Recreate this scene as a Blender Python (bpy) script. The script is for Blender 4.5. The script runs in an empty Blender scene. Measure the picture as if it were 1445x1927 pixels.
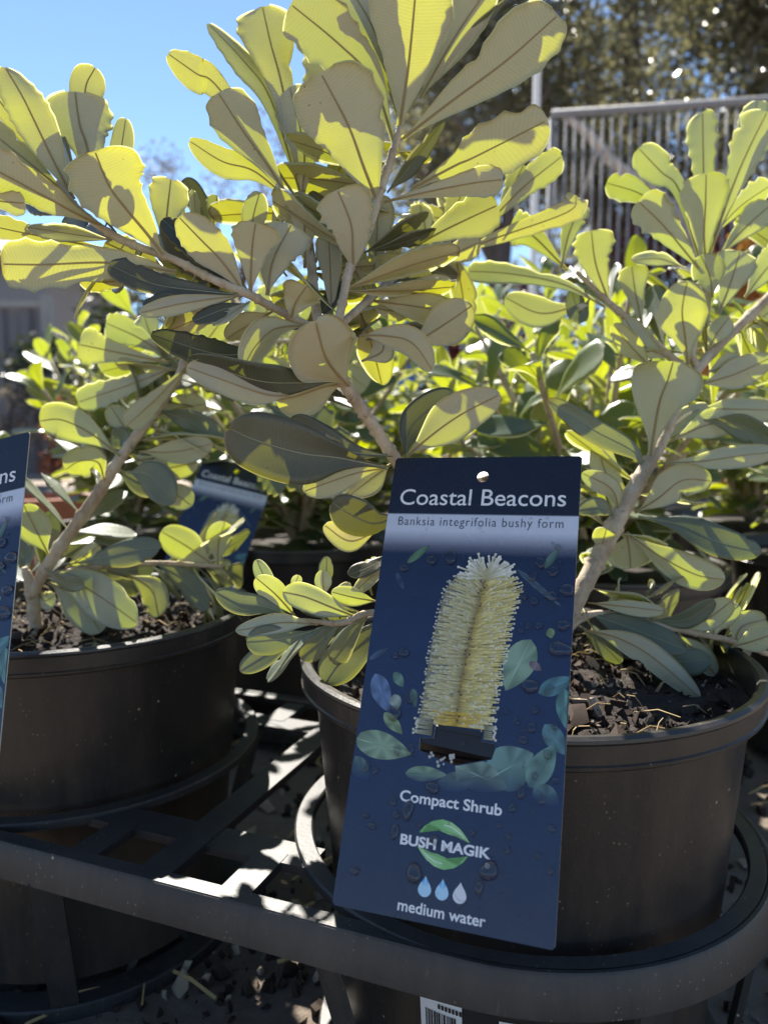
import bpy, bmesh, math, random
import numpy as np
from mathutils import Vector, Matrix, Euler
R = math.radians
SC = bpy.context.scene
COL = SC.collection
random.seed(7)

# ------------------------------------------------------------------ camera, light, exposure
cam = bpy.data.cameras.new('camera')
cam.sensor_fit = 'VERTICAL'; cam.sensor_height = 36.0; cam.sensor_width = 27.0
cam.lens = 36.0 * 1447 / 1927
cam.clip_start = 0.02; cam.clip_end = 600
cam.dof.use_dof = True; cam.dof.focus_distance = 0.41; cam.dof.aperture_fstop = 8.0
cam.dof.aperture_blades = 0
co = bpy.data.objects.new('camera', cam); COL.objects.link(co)
co.location = (0, 0, 0.424); co.rotation_euler = (R(84), 0, 0)
SC.camera = co

SUN_EL, SUN_AZ = 46.0, -16.0            # azimuth measured from +Y, negative = to the left
sdir = Vector((math.sin(R(SUN_AZ))*math.cos(R(SUN_EL)), math.cos(R(SUN_AZ))*math.cos(R(SUN_EL)), math.sin(R(SUN_EL))))
w = bpy.data.worlds.new('World'); SC.world = w; w.use_nodes = True
wn = w.node_tree.nodes; wl = w.node_tree.links
sky = wn.new('ShaderNodeTexSky'); sky.sky_type = 'NISHITA'; sky.sun_disc = False
sky.sun_elevation = R(SUN_EL); sky.sun_rotation = R(SUN_AZ)
sky.altitude = 0; sky.air_density = 0.85; sky.dust_density = 0.0; sky.ozone_density = 3.2
wl.new(sky.outputs[0], wn['Background'].inputs[0]); wn['Background'].inputs[1].default_value = 0.075
sl = bpy.data.lights.new('sun', 'SUN'); sl.energy = 5.0; sl.angle = R(0.5); sl.color = (1.0, 0.95, 0.86)
so = bpy.data.objects.new('sun', sl); COL.objects.link(so)
so.rotation_euler = (-sdir).to_track_quat('-Z', 'Y').to_euler(); so.location = sdir*20
SC.view_settings.view_transform = 'Standard'; SC.view_settings.look = 'None'
SC.view_settings.gamma = 1.0; SC.view_settings.exposure = 1.48; SC.view_settings.use_curve_mapping = False
SC.render.engine = 'CYCLES'
cy = SC.cycles
cy.max_bounces = 8; cy.diffuse_bounces = 4; cy.glossy_bounces = 3; cy.transmission_bounces = 6; cy.transparent_max_bounces = 8
cy.sample_clamp_indirect = 6.0; cy.caustics_reflective = False; cy.caustics_refractive = True
try:
    cy.use_denoising = True; cy.denoiser = 'OPENIMAGEDENOISE'
except Exception:
    pass

# ------------------------------------------------------------------ material helpers
def new_mat(name):
    m = bpy.data.materials.new(name); m.use_nodes = True
    nt = m.node_tree
    return m, nt.nodes, nt.links, nt.nodes['Principled BSDF'], nt.nodes['Material Output']
def ramp(n, stops, interp='LINEAR'):
    r = n.new('ShaderNodeValToRGB'); e = r.color_ramp.elements
    r.color_ramp.interpolation = interp
    while len(e) < len(stops): e.new(0.5)
    for i, (p, c) in enumerate(stops):
        e[i].position = p; e[i].color = (c[0], c[1], c[2], 1)
    return r
def noise(n, l, scale, detail=4, rough=0.6, coord='Object', vec=None, stretch=None):
    t = n.new('ShaderNodeTexNoise'); t.inputs['Scale'].default_value = scale
    t.inputs['Detail'].default_value = detail; t.inputs['Roughness'].default_value = rough
    tc = n.new('ShaderNodeTexCoord'); out = tc.outputs[coord]
    if stretch:
        mp = n.new('ShaderNodeMapping'); mp.inputs['Scale'].default_value = stretch
        l.new(out, mp.inputs[0]); out = mp.outputs[0]
    l.new(out, t.inputs['Vector'])
    return t
def mix(n, l, fac, a, b, mode='MIX'):
    m = n.new('ShaderNodeMix'); m.data_type = 'RGBA'; m.blend_type = mode
    for s, v in ((0, fac), (6, a), (7, b)):
        if hasattr(v, 'links') or hasattr(v, 'is_linked'): l.new(v, m.inputs[s])
        elif s == 0: m.inputs[0].default_value = v
        else: m.inputs[s].default_value = (v[0], v[1], v[2], 1)
    return m.outputs[2]
def math_node(n, l, op, a, b=0.0):
    m = n.new('ShaderNodeMath'); m.operation = op
    for i, v in enumerate((a, b)):
        if hasattr(v, 'is_linked'): l.new(v, m.inputs[i])
        else: m.inputs[i].default_value = v
    return m.outputs[0]
def bump(n, l, h, strength, dist=0.001, target=None):
    b = n.new('ShaderNodeBump'); b.inputs['Strength'].default_value = strength; b.inputs['Distance'].default_value = dist
    l.new(h, b.inputs['Height'])
    if target is not None: l.new(b.outputs[0], target.inputs['Normal'])
    return b
def simple(name, col, rough=0.6, spec=0.5, nscale=None, var=0.3, bumpv=0.0, coat=0.0, metal=0.0):
    m, n, l, p, o = new_mat(name)
    p.inputs['Roughness'].default_value = rough; p.inputs['Specular IOR Level'].default_value = spec
    p.inputs['Metallic'].default_value = metal
    p.inputs['Base Color'].default_value = (*col, 1)
    if coat: p.inputs['Coat Weight'].default_value = coat; p.inputs['Coat Roughness'].default_value = 0.1
    if nscale:
        t = noise(n, l, nscale, 6)
        c = mix(n, l, t.outputs[0], [x*(1-var) for x in col], [min(1, x*(1+var)) for x in col])
        l.new(c, p.inputs['Base Color'])
        if bumpv: bump(n, l, t.outputs[0], bumpv, 0.002, p)
    return m

# leaf: one thin sheet, the two faces have their own colour (dark waxy upper, pale felted lower), light passes through
def leaf_mat(name, top, under, trans, top_rough=0.38, tmix=0.40, veins=True, hue_var=0.12):
    m, n, l, p, o = new_mat(name)
    geo = n.new('ShaderNodeNewGeometry'); oi = n.new('ShaderNodeObjectInfo')
    back = geo.outputs['Backfacing']
    t = noise(n, l, 90, 4, 0.6)
    topc = mix(n, l, t.outputs[0], [x*0.65 for x in top], [x*1.35 for x in top])
    undc = mix(n, l, t.outputs[0], [x*0.92 for x in under], [min(1, x*1.06) for x in under])
    rnd = oi.outputs['Random']
    topc = mix(n, l, math_node(n, l, 'MULTIPLY', rnd, 0.5), topc, [top[0]*1.9, top[1]*1.6, top[2]*1.6])
    undc = mix(n, l, math_node(n, l, 'MULTIPLY', rnd, 0.35), undc, [under[0]*0.92, under[1]*0.97, under[2]*0.86])
    trc = mix(n, l, rnd, [trans[0]*0.62, trans[1]*0.72, trans[2]], [min(1, trans[0]*1.18), trans[1]*1.15, trans[2]*1.4])
    col = mix(n, l, back, topc, undc)
    if veins:
        uv = n.new('ShaderNodeUVMap')
        sep = n.new('ShaderNodeSeparateXYZ'); l.new(uv.outputs[0], sep.inputs[0])
        au = math_node(n, l, 'ABSOLUTE', sep.outputs[0])
        ph = math_node(n, l, 'SUBTRACT', math_node(n, l, 'MULTIPLY', sep.outputs[1], 300.0), math_node(n, l, 'MULTIPLY', au, 30.0))
        nz = noise(n, l, 160, 3)
        ph = math_node(n, l, 'ADD', ph, math_node(n, l, 'MULTIPLY', nz.outputs[0], 7.0))
        sn = math_node(n, l, 'SINE', ph)
        f = math_node(n, l, 'MULTIPLY', math_node(n, l, 'ADD', sn, 1.0), 0.045)
        col = mix(n, l, f, col, [under[0]*0.45, under[1]*0.42, under[2]*0.3])
        trc = mix(n, l, math_node(n, l, 'MULTIPLY', f, 2.6), trc, [trans[0]*0.6, trans[1]*0.55, trans[2]*0.5])
        b1 = bump(n, l, sn, 0.14, 0.0003)
        b2 = n.new('ShaderNodeBump'); b2.inputs['Strength'].default_value = 0.35; b2.inputs['Distance'].default_value = 0.0006
        fn = noise(n, l, 900, 2); l.new(fn.outputs[0], b2.inputs['Height']); l.new(b1.outputs[0], b2.inputs['Normal'])
        l.new(b2.outputs[0], p.inputs['Normal'])
    sv = n.new('ShaderNodeTexVoronoi'); sv.inputs['Scale'].default_value = 170; tcs = n.new('ShaderNodeTexCoord'); l.new(tcs.outputs['Object'], sv.inputs['Vector'])
    svr = ramp(n, [(0.05, (1, 1, 1)), (0.13, (0, 0, 0))]); l.new(sv.outputs['Distance'], svr.inputs[0])
    sn2 = noise(n, l, 45, 2); snr = ramp(n, [(0.58, (0, 0, 0)), (0.66, (1, 1, 1))]); l.new(sn2.outputs[0], snr.inputs[0])
    spot = math_node(n, l, 'MULTIPLY', math_node(n, l, 'MULTIPLY', svr.outputs[0], snr.outputs[0]), 0.75)
    col = mix(n, l, spot, col, (0.10, 0.06, 0.03)); trc = mix(n, l, spot, trc, (0.10, 0.05, 0.0))
    bn = noise(n, l, 24, 4, 0.65); bl = ramp(n, [(0.45, (0, 0, 0)), (0.75, (1, 1, 1))]); l.new(bn.outputs[0], bl.inputs[0])
    trc = mix(n, l, math_node(n, l, 'MULTIPLY', bl.outputs[0], 0.5), trc, [trans[0]*0.72, trans[1]*0.62, trans[2]])
    if veins:                                     # dry brown tips on some leaves
        tipn = math_node(n, l, 'ADD', sep.outputs[1], math_node(n, l, 'MULTIPLY', bn.outputs[0], 0.16))
        tr_ = ramp(n, [(0.545, (0, 0, 0)), (0.57, (1, 1, 1))]); l.new(math_node(n, l, 'MULTIPLY', tipn, 0.475), tr_.inputs[0])
        sel = ramp(n, [(0.66, (0, 0, 0)), (0.70, (1, 1, 1))]); l.new(rnd, sel.inputs[0])
        tipf = math_node(n, l, 'MULTIPLY', math_node(n, l, 'MULTIPLY', tr_.outputs[0], sel.outputs[0]), 0.85)
        col = mix(n, l, tipf, col, (0.17, 0.09, 0.04)); trc = mix(n, l, tipf, trc, (0.22, 0.10, 0.01))
    l.new(col, p.inputs['Base Color'])
    rr = n.new('ShaderNodeMapRange'); l.new(back, rr.inputs[0]); rr.inputs[3].default_value = top_rough; rr.inputs[4].default_value = 0.85
    l.new(rr.outputs[0], p.inputs['Roughness'])
    sr = n.new('ShaderNodeMapRange'); l.new(back, sr.inputs[0]); sr.inputs[3].default_value = 0.55; sr.inputs[4].default_value = 0.15
    l.new(sr.outputs[0], p.inputs['Specular IOR Level'])
    tb = n.new('ShaderNodeBsdfTranslucent'); l.new(trc, tb.inputs[0])
    ms = n.new('ShaderNodeMixShader'); ms.inputs[0].default_value = tmix
    l.new(p.outputs[0], ms.inputs[1]); l.new(tb.outputs[0], ms.inputs[2]); l.new(ms.outputs[0], o.inputs[0])
    return m
def thin_mat(name, col, trans, tmix=0.4, rough=0.6, spec=0.3):
    m, n, l, p, o = new_mat(name)
    oi = n.new('ShaderNodeObjectInfo')
    t = noise(n, l, 3.0, 4)
    c = mix(n, l, t.outputs[0], [x*0.5 for x in col], [x*1.5 for x in col])
    l.new(c, p.inputs['Base Color']); p.inputs['Roughness'].default_value = rough; p.inputs['Specular IOR Level'].default_value = spec
    tb = n.new('ShaderNodeBsdfTranslucent'); tb.inputs[0].default_value = (*trans, 1)
    ms = n.new('ShaderNodeMixShader'); ms.inputs[0].default_value = tmix
    l.new(p.outputs[0], ms.inputs[1]); l.new(tb.outputs[0], ms.inputs[2]); l.new(ms.outputs[0], o.inputs[0])
    return m

M = {}
M['leaf'] = leaf_mat('banksia_leaf', (0.045, 0.066, 0.030), (0.64, 0.545, 0.395), (0.44, 0.46, 0.0), tmix=0.32)
M['leaf_soft'] = leaf_mat('banksia_leaf_soft', (0.10, 0.135, 0.085), (0.62, 0.59, 0.44), (0.46, 0.51, 0.0), 0.45, 0.32)
M['leaf_old'] = leaf_mat('banksia_leaf_old', (0.050, 0.052, 0.034), (0.60, 0.53, 0.44), (0.50, 0.50, 0.02), 0.42, 0.07)
M['leaf_old_soft'] = leaf_mat('banksia_leaf_old_soft', (0.10, 0.125, 0.09), (0.62, 0.61, 0.50), (0.55, 0.60, 0.05), 0.42, 0.12)
M['leaf_far'] = leaf_mat('banksia_leaf_far', (0.065, 0.10, 0.05), (0.56, 0.54, 0.38), (0.48, 0.54, 0.0), 0.38, 0.36, veins=False)
M['leaf_lime'] = leaf_mat('lime_leaf', (0.16, 0.22, 0.04), (0.40, 0.44, 0.16), (0.60, 0.62, 0.02), 0.4, 0.5, veins=False)
M['margin'] = thin_mat('leaf_margin', (0.60, 0.57, 0.38), (0.80, 0.78, 0.36), 0.5, 0.8, 0.2)
M['margin_old'] = thin_mat('old_leaf_margin', (0.24, 0.22, 0.14), (0.40, 0.38, 0.10), 0.25, 0.8, 0.2)
M['midrib'] = thin_mat('leaf_midrib', (0.44, 0.32, 0.17), (0.40, 0.31, 0.01), 0.34, 0.6, 0.3)
M['vein_top'] = thin_mat('leaf_vein', (0.36, 0.36, 0.22), (0.5, 0.5, 0.1), 0.2, 0.5, 0.3)

m, n, l, p, o = new_mat('young_bark')
t = noise(n, l, 45, 8, 0.75, stretch=(1, 1, 0.5)); t2 = noise(n, l, 500, 4); t3 = noise(n, l, 130, 5, 0.7)
tr = ramp(n, [(0.28, (0.24, 0.15, 0.09)), (0.48, (0.46, 0.36, 0.24)), (0.68, (0.62, 0.54, 0.41))]); l.new(t.outputs[0], tr.inputs[0])
kr = ramp(n, [(0.60, (0, 0, 0)), (0.68, (1, 1, 1))]); l.new(t3.outputs[0], kr.inputs[0])
c = mix(n, l, math_node(n, l, 'MULTIPLY', kr.outputs[0], 0.6), tr.outputs[0], (0.12, 0.07, 0.04)); l.new(c, p.inputs['Base Color']); p.inputs['Roughness'].default_value = 0.85
b1 = bump(n, l, t3.outputs[0], 0.8, 0.0016); b2 = n.new('ShaderNodeBump'); b2.inputs['Strength'].default_value = 0.7; b2.inputs['Distance'].default_value = 0.0006
l.new(t2.outputs[0], b2.inputs['Height']); l.new(b1.outputs[0], b2.inputs['Normal']); l.new(b2.outputs[0], p.inputs['Normal']); M['bark'] = m

def plastic(name, base, dust, rough, dust_amt, spec=0.5):
    m, n, l, p, o = new_mat(name)
    t = noise(n, l, 30, 9, 0.75, stretch=(1, 1, 0.16))
    r = ramp(n, [(0.46, (0, 0, 0)), (0.74, (1, 1, 1))]); l.new(t.outputs[0], r.inputs[0])
    big = noise(n, l, 7, 5, 0.6); br = ramp(n, [(0.40, (0, 0, 0)), (0.70, (1, 1, 1))]); l.new(big.outputs[0], br.inputs[0])
    def specks(scale, lo, hi, sel_scale, a, b):
        v = n.new('ShaderNodeTexVoronoi'); v.inputs['Scale'].default_value = scale
        tc = n.new('ShaderNodeTexCoord'); l.new(tc.outputs['Object'], v.inputs['Vector'])
        vr = ramp(n, [(lo, (1, 1, 1)), (hi, (0, 0, 0))]); l.new(v.outputs['Distance'], vr.inputs[0])
        sel = noise(n, l, sel_scale, 2); sr = ramp(n, [(a, (0, 0, 0)), (b, (1, 1, 1))]); l.new(sel.outputs[0], sr.inputs[0])
        return math_node(n, l, 'MULTIPLY', vr.outputs[0], sr.outputs[0])
    s1 = specks(210, 0.08, 0.16, 40, 0.50, 0.60); s2 = specks(75, 0.05, 0.075, 22, 0.56, 0.60)
    ring = n.new('ShaderNodeTexVoronoi'); ring.inputs['Scale'].default_value = 48; tcr = n.new('ShaderNodeTexCoord'); l.new(tcr.outputs['Object'], ring.inputs['Vector'])
    rr2 = ramp(n, [(0.25, (0, 0, 0)), (0.29, (1, 1, 1)), (0.33, (0, 0, 0))]); l.new(ring.outputs['Distance'], rr2.inputs[0])
    scr = noise(n, l, 300, 3, 0.6, stretch=(1, 1, 0.02)); scr_r = ramp(n, [(0.66, (0, 0, 0)), (0.72, (1, 1, 1))]); l.new(scr.outputs[0], scr_r.inputs[0])
    f = math_node(n, l, 'MULTIPLY', math_node(n, l, 'ADD', math_node(n, l, 'MULTIPLY', r.outputs[0], 0.7), math_node(n, l, 'MULTIPLY', br.outputs[0], 0.45)), dust_amt)
    c = mix(n, l, f, base, dust)
    c = mix(n, l, math_node(n, l, 'MULTIPLY', math_node(n, l, 'MULTIPLY', rr2.outputs[0], br.outputs[0]), 0.05), c, (0.22, 0.19, 0.16))
    c = mix(n, l, math_node(n, l, 'MULTIPLY', scr_r.outputs[0], 0.22), c, (0.18, 0.165, 0.15))
    c = mix(n, l, math_node(n, l, 'MULTIPLY', s1, 0.55), c, (0.30, 0.23, 0.16))
    c = mix(n, l, math_node(n, l, 'MULTIPLY', s2, 0.85), c, (0.48, 0.40, 0.28))
    l.new(c, p.inputs['Base Color'])
    rr = n.new('ShaderNodeMapRange'); l.new(t.outputs[0], rr.inputs[0]); rr.inputs[3].default_value = rough-0.12; rr.inputs[4].default_value = rough+0.24
    l.new(rr.outputs[0], p.inputs['Roughness']); p.inputs['Specular IOR Level'].default_value = spec
    g = noise(n, l, 420, 4); bump(n, l, g.outputs[0], 0.25, 0.0006, p)
    return m
M['pot'] = plastic('pot_plastic', (0.023, 0.0215, 0.0205), (0.105, 0.075, 0.050), 0.31, 0.5)
M['tray'] = plastic('tray_plastic', (0.031, 0.030, 0.030), (0.12, 0.10, 0.08), 0.40, 0.5, 0.40)

m, n, l, p, o = new_mat('potting_mix')
t = noise(n, l, 60, 8, 0.75); t2 = noise(n, l, 260, 5, 0.7)
c = mix(n, l, t.outputs[0], (0.008, 0.006, 0.005), (0.055, 0.038, 0.027)); l.new(c, p.inputs['Base Color']); p.inputs['Roughness'].default_value = 0.9
bump(n, l, t2.outputs[0], 1.0, 0.004, p); M['soil'] = m
M['chip'] = simple('bark_chip', (0.042, 0.028, 0.021), 0.85, 0.2, 45, 0.6, 0.5)
M['chip_pale'] = simple('pale_chip', (0.36, 0.29, 0.21), 0.85, 0.2, 60, 0.4, 0.5)
M['straw'] = simple('straw', (0.42, 0.30, 0.13), 0.7, 0.3, 60, 0.3)

m, n, l, p, o = new_mat('gravel_ground')
t = noise(n, l, 1.3, 6, 0.65); t2 = noise(n, l, 55, 8, 0.8)
v = n.new('ShaderNodeTexVoronoi'); v.inputs['Scale'].default_value = 85; tc = n.new('ShaderNodeTexCoord'); l.new(tc.outputs['Object'], v.inputs['Vector'])
c = mix(n, l, t2.outputs[0], (0.14, 0.105, 0.078), (0.50, 0.41, 0.32))
c = mix(n, l, math_node(n, l, 'MULTIPLY', t.outputs[0], 0.35), c, (0.16, 0.105, 0.07))
l.new(c, p.inputs['Base Color']); p.inputs['Roughness'].default_value = 0.9
bump(n, l, t2.outputs[0], 1.0, 0.010, p); M['ground'] = m
m, n, l, p, o = new_mat('pale_gravel_path')
t2 = noise(n, l, 45, 8, 0.8)
c = mix(n, l, t2.outputs[0], (0.30, 0.26, 0.23), (0.58, 0.51, 0.45)); l.new(c, p.inputs['Base Color']); p.inputs['Roughness'].default_value = 0.9
bump(n, l, t2.outputs[0], 0.8, 0.006, p); M['path'] = m

M['galv'] = simple('galvanised_steel', (0.27, 0.265, 0.27), 0.65, 0.3, 30, 0.25, 0.0, 0, 0.1)
M['white'] = simple('white_paint', (0.78, 0.77, 0.74), 0.5, 0.4, 20, 0.08)
M['panel'] = simple('grey_sheet_steel', (0.115, 0.115, 0.13), 0.5, 0.4, 8, 0.15)
M['panel_post'] = simple('pale_sheet_steel', (0.24, 0.235, 0.225), 0.5, 0.4, 8, 0.15)
M['blue'] = simple('blue_plastic', (0.05, 0.16, 0.42), 0.45, 0.5, 12, 0.2)
M['terracotta'] = simple('terracotta', (0.30, 0.12, 0.065), 0.8, 0.3, 25, 0.25)
M['trunk'] = simple('grey_bark', (0.13, 0.10, 0.085), 0.9, 0.2, 12, 0.5, 0.8)
M['limb'] = simple('pale_limb', (0.50, 0.41, 0.33), 0.85, 0.2, 12, 0.3, 0.5)
M['tree_leaf'] = thin_mat('olive_tree_leaf', (0.13, 0.125, 0.085), (0.30, 0.29, 0.14), 0.32, 0.26, 0.9)
M['wisp_leaf'] = thin_mat('wispy_leaf', (0.16, 0.14, 0.13), (0.22, 0.18, 0.12), 0.25, 0.6, 0.3)
M['red_leaf'] = thin_mat('maroon_leaf', (0.09, 0.022, 0.022), (0.26, 0.05, 0.035), 0.3, 0.5, 0.4)
M['orange_leaf'] = thin_mat('orange_leaf', (0.42, 0.17, 0.05), (0.85, 0.42, 0.05), 0.5, 0.6, 0.3)
M['rust_leaf'] = thin_mat('rust_leaf', (0.15, 0.06, 0.035), (0.24, 0.09, 0.04), 0.45, 0.6, 0.3)
M['dark_leaf'] = thin_mat('dark_hedge_leaf', (0.022, 0.03, 0.016), (0.05, 0.07, 0.012), 0.2, 0.4, 0.5)
M['wall'] = simple('grey_wall', (0.24, 0.24, 0.25), 0.8, 0.3, 20, 0.3)
M['roof'] = simple('slate_roof', (0.10, 0.10, 0.11), 0.6, 0.4, 14, 0.2)
M['glass_dark'] = simple('window_pane', (0.03, 0.035, 0.04), 0.08, 0.6)
m, n, l, p, o = new_mat('water'); p.inputs['Transmission Weight'].default_value = 1.0; p.inputs['IOR'].default_value = 1.38; p.inputs['Roughness'].default_value = 0.0; M['water'] = m
# print
m, n, l, p, o = new_mat('tag_card_print')
tc = n.new('ShaderNodeTexCoord'); sep = n.new('ShaderNodeSeparateXYZ'); l.new(tc.outputs['Object'], sep.inputs[0])
y01 = math_node(n, l, 'MULTIPLY', sep.outputs[1], -1/0.2236)
NAVY = (0.014, 0.028, 0.080); WHT = (0.62, 0.66, 0.74)
r = ramp(n, [(0.0, (0.008, 0.009, 0.016)), (0.1462, (0.010, 0.012, 0.024)), (0.1468, WHT), (0.187, WHT), (0.225, (0.14, 0.15, 0.20)), (0.245, (0.013, 0.023, 0.058)), (0.45, (0.018, 0.035, 0.088)), (0.8, (0.020, 0.035, 0.080)), (1.0, (0.028, 0.034, 0.058))])  # greyer foot of the card is partly flare haze put into the print
l.new(y01, r.inputs[0])
ht = n.new('ShaderNodeTexNoise'); ht.inputs['Scale'].default_value = 22; l.new(tc.outputs['Object'], ht.inputs['Vector'])
c = mix(n, l, math_node(n, l, 'MULTIPLY', ht.outputs[0], 0.35), r.outputs[0], (0.02, 0.03, 0.06), 'MIX')
l.new(mix(n, l, 0.5, r.outputs[0], c), p.inputs['Base Color']); p.inputs['Specular IOR Level'].default_value = 0.55
wr = noise(n, l, 70, 5, 0.7); wm = n.new('ShaderNodeMapRange'); l.new(wr.outputs[0], wm.inputs[0]); wm.inputs[3].default_value = 0.08; wm.inputs[4].default_value = 0.42
l.new(wm.outputs[0], p.inputs['Roughness'])
M['card'] = m
M['card_edge'] = simple('card_edge', (0.55, 0.52, 0.42), 0.6)
m, n, l, p, o = new_mat('print_ink'); a = n.new('ShaderNodeVertexColor'); a.layer_name = 'ink'
l.new(a.outputs[0], p.inputs['Base Color']); p.inputs['Roughness'].default_value = 0.28; M['ink'] = m
M['ink_white'] = simple('white_ink', (0.80, 0.80, 0.80), 0.3)
M['ink_grey'] = simple('grey_ink', (0.10, 0.10, 0.12), 0.3)
M['ink_black'] = simple('black_ink', (0.015, 0.015, 0.015), 0.4)
M['tab'] = simple('black_tab_plastic', (0.014, 0.014, 0.015), 0.38, 0.5)
M['sticker'] = simple('sticker_paper', (0.72, 0.72, 0.70), 0.6)

# ------------------------------------------------------------------ mesh helpers
class MB:
    def __init__(s): s.v = []; s.f = []; s.m = []; s.c = None
    def add(s, vs, fs, mat=0):
        b = len(s.v); s.v += [tuple(x) for x in vs]; s.f += [tuple(i+b for i in f) for f in fs]; s.m += [mat]*len(fs)
    def box(s, c, d, mat=0, rot=None):
        x, y, z = d[0]/2, d[1]/2, d[2]/2
        vs = [Vector((i, j, k)) for i in (-x, x) for j in (-y, y) for k in (-z, z)]
        if rot is not None: vs = [rot @ q for q in vs]
        s.add([q+Vector(c) for q in vs], [(0, 1, 3, 2), (4, 6, 7, 5), (0, 4, 5, 1), (2, 3, 7, 6), (0, 2, 6, 4), (1, 5, 7, 3)], mat)
    def tube(s, pts, rad, nn=8, mat=0, cap=True):
        pts = [Vector(q) for q in pts]; k = len(pts)
        ref = Vector((0.3, 0.2, 1)).normalized(); vs = []
        for i in range(k):
            t = (pts[min(i+1, k-1)]-pts[max(i-1, 0)]).normalized()
            u = ref - t*ref.dot(t)
            if u.length < 1e-3: u = Vector((1, 0, 0)) - t*t.x
            u.normalize(); ref = u; v = t.cross(u)
            rr = rad[i] if hasattr(rad, '__len__') else rad
            vs += [pts[i] + (u*math.cos(a)+v*math.sin(a))*rr for a in (2*math.pi*j/nn for j in range(nn))]
        fs = [(i*nn+j, i*nn+(j+1) % nn, (i+1)*nn+(j+1) % nn, (i+1)*nn+j) for i in range(k-1) for j in range(nn)]
        if cap: fs += [tuple(range(nn))[::-1], tuple((k-1)*nn+j for j in range(nn))]
        s.add(vs, fs, mat)
    def lathe(s, prof, nn, c=(0, 0), mat=0, closed=False, wob=0.0):
        vs = []; k = len(prof)
        for (r, z) in prof:
            for j in range(nn):
                a = 2*math.pi*j/nn; q = r*(1+wob*math.sin(3*a+1))
                vs.append((c[0]+q*math.cos(a), c[1]+q*math.sin(a), z))
        rng = range(k) if closed else range(k-1)
        s.add(vs, [(i*nn+j, i*nn+(j+1) % nn, ((i+1) % k)*nn+(j+1) % nn, ((i+1) % k)*nn+j) for i in rng for j in range(nn)], mat)
    def mesh(s, name, mats, smooth=True):
        me = bpy.data.meshes.new(name); me.from_pydata(s.v, [], s.f)
        for q in mats: me.materials.append(q)
        if len(mats) > 1: me.polygons.foreach_set('material_index', s.m)
        if smooth: me.polygons.foreach_set('use_smooth', [True]*len(me.polygons))
        if s.c is not None:
            ca = me.color_attributes.new('ink', 'FLOAT_COLOR', 'POINT')
            ca.data.foreach_set('color', np.array([(*q, 1) for q in s.c], dtype=np.float32).ravel())
        me.update(); return me
    def build(s, name, mats, parent=None, smooth=True, origin=None, sharp=None):
        o0 = Vector(origin) if origin is not None else (parent_loc(parent) if parent else Vector((0, 0, 0)))
        if o0.length: s.v = [tuple(Vector(q)-o0) for q in s.v]
        me = s.mesh(name, mats if isinstance(mats, (list, tuple)) else [mats], smooth)
        if sharp:
            try: me.set_sharp_from_angle(angle=R(sharp))
            except Exception: pass
        o = bpy.data.objects.new(name, me); COL.objects.link(o)
        if parent:
            o.parent = parent
            o.location = o0 - parent_loc(parent)
        else: o.location = o0
        return o
def parent_loc(p):
    q = Vector((0, 0, 0))
    while p is not None:
        q += Vector(p.location); p = p.parent
    return q
def thing(name, loc, label, cat, group=None, kind=None):
    o = bpy.data.objects.new(name, None); o.empty_display_size = 0.05; COL.objects.link(o); o.location = loc
    return tag(o, label, cat, group, kind)
def tag(o, label=None, cat=None, group=None, kind=None):
    if label: o['label'] = label
    if cat: o['category'] = cat
    if group: o['group'] = group
    if kind: o['kind'] = kind
    return o
def catmull(pts, k):
    P = [Vector(q) for q in pts]; P = [P[0]*2-P[1]] + P + [P[-1]*2-P[-2]]; out = []
    ns = len(P)-3
    for i in range(k+1):
        t = i/k*ns; a = min(int(t), ns-1); u = t-a
        p0, p1, p2, p3 = P[a:a+4]
        out.append(0.5*((2*p1)+(p2-p0)*u+(2*p0-5*p1+4*p2-p3)*u*u+(3*p1-p0-3*p2+p3)*u**3))
    return out

def chunk(mb, c, s, rg, mat):
    vs = []
    rot = Euler((rg.uniform(0, 6), rg.uniform(0, 6), rg.uniform(0, 6))).to_matrix()
    dx, dy, dz = s*rg.uniform(.7, 1.5), s*rg.uniform(.5, 1), s*rg.uniform(.3, .7)
    for x, y, z in ((1, 0, 0), (-1, 0, 0), (0, 1, 0), (0, -1, 0), (0, 0, 1), (0, 0, -1), (.7, .7, .5), (-.6, .6, -.5)):
        vs.append(rot @ Vector((x*dx*rg.uniform(.7, 1.1), y*dy*rg.uniform(.7, 1.1), z*dz))+Vector(c))
    mb.add(vs, [(0, 6, 4), (6, 2, 4), (2, 1, 4), (1, 3, 4), (3, 0, 4), (0, 5, 6), (6, 5, 2), (2, 5, 7), (7, 5, 1), (2, 7, 1), (1, 5, 3), (3, 5, 0)], mat)

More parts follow.
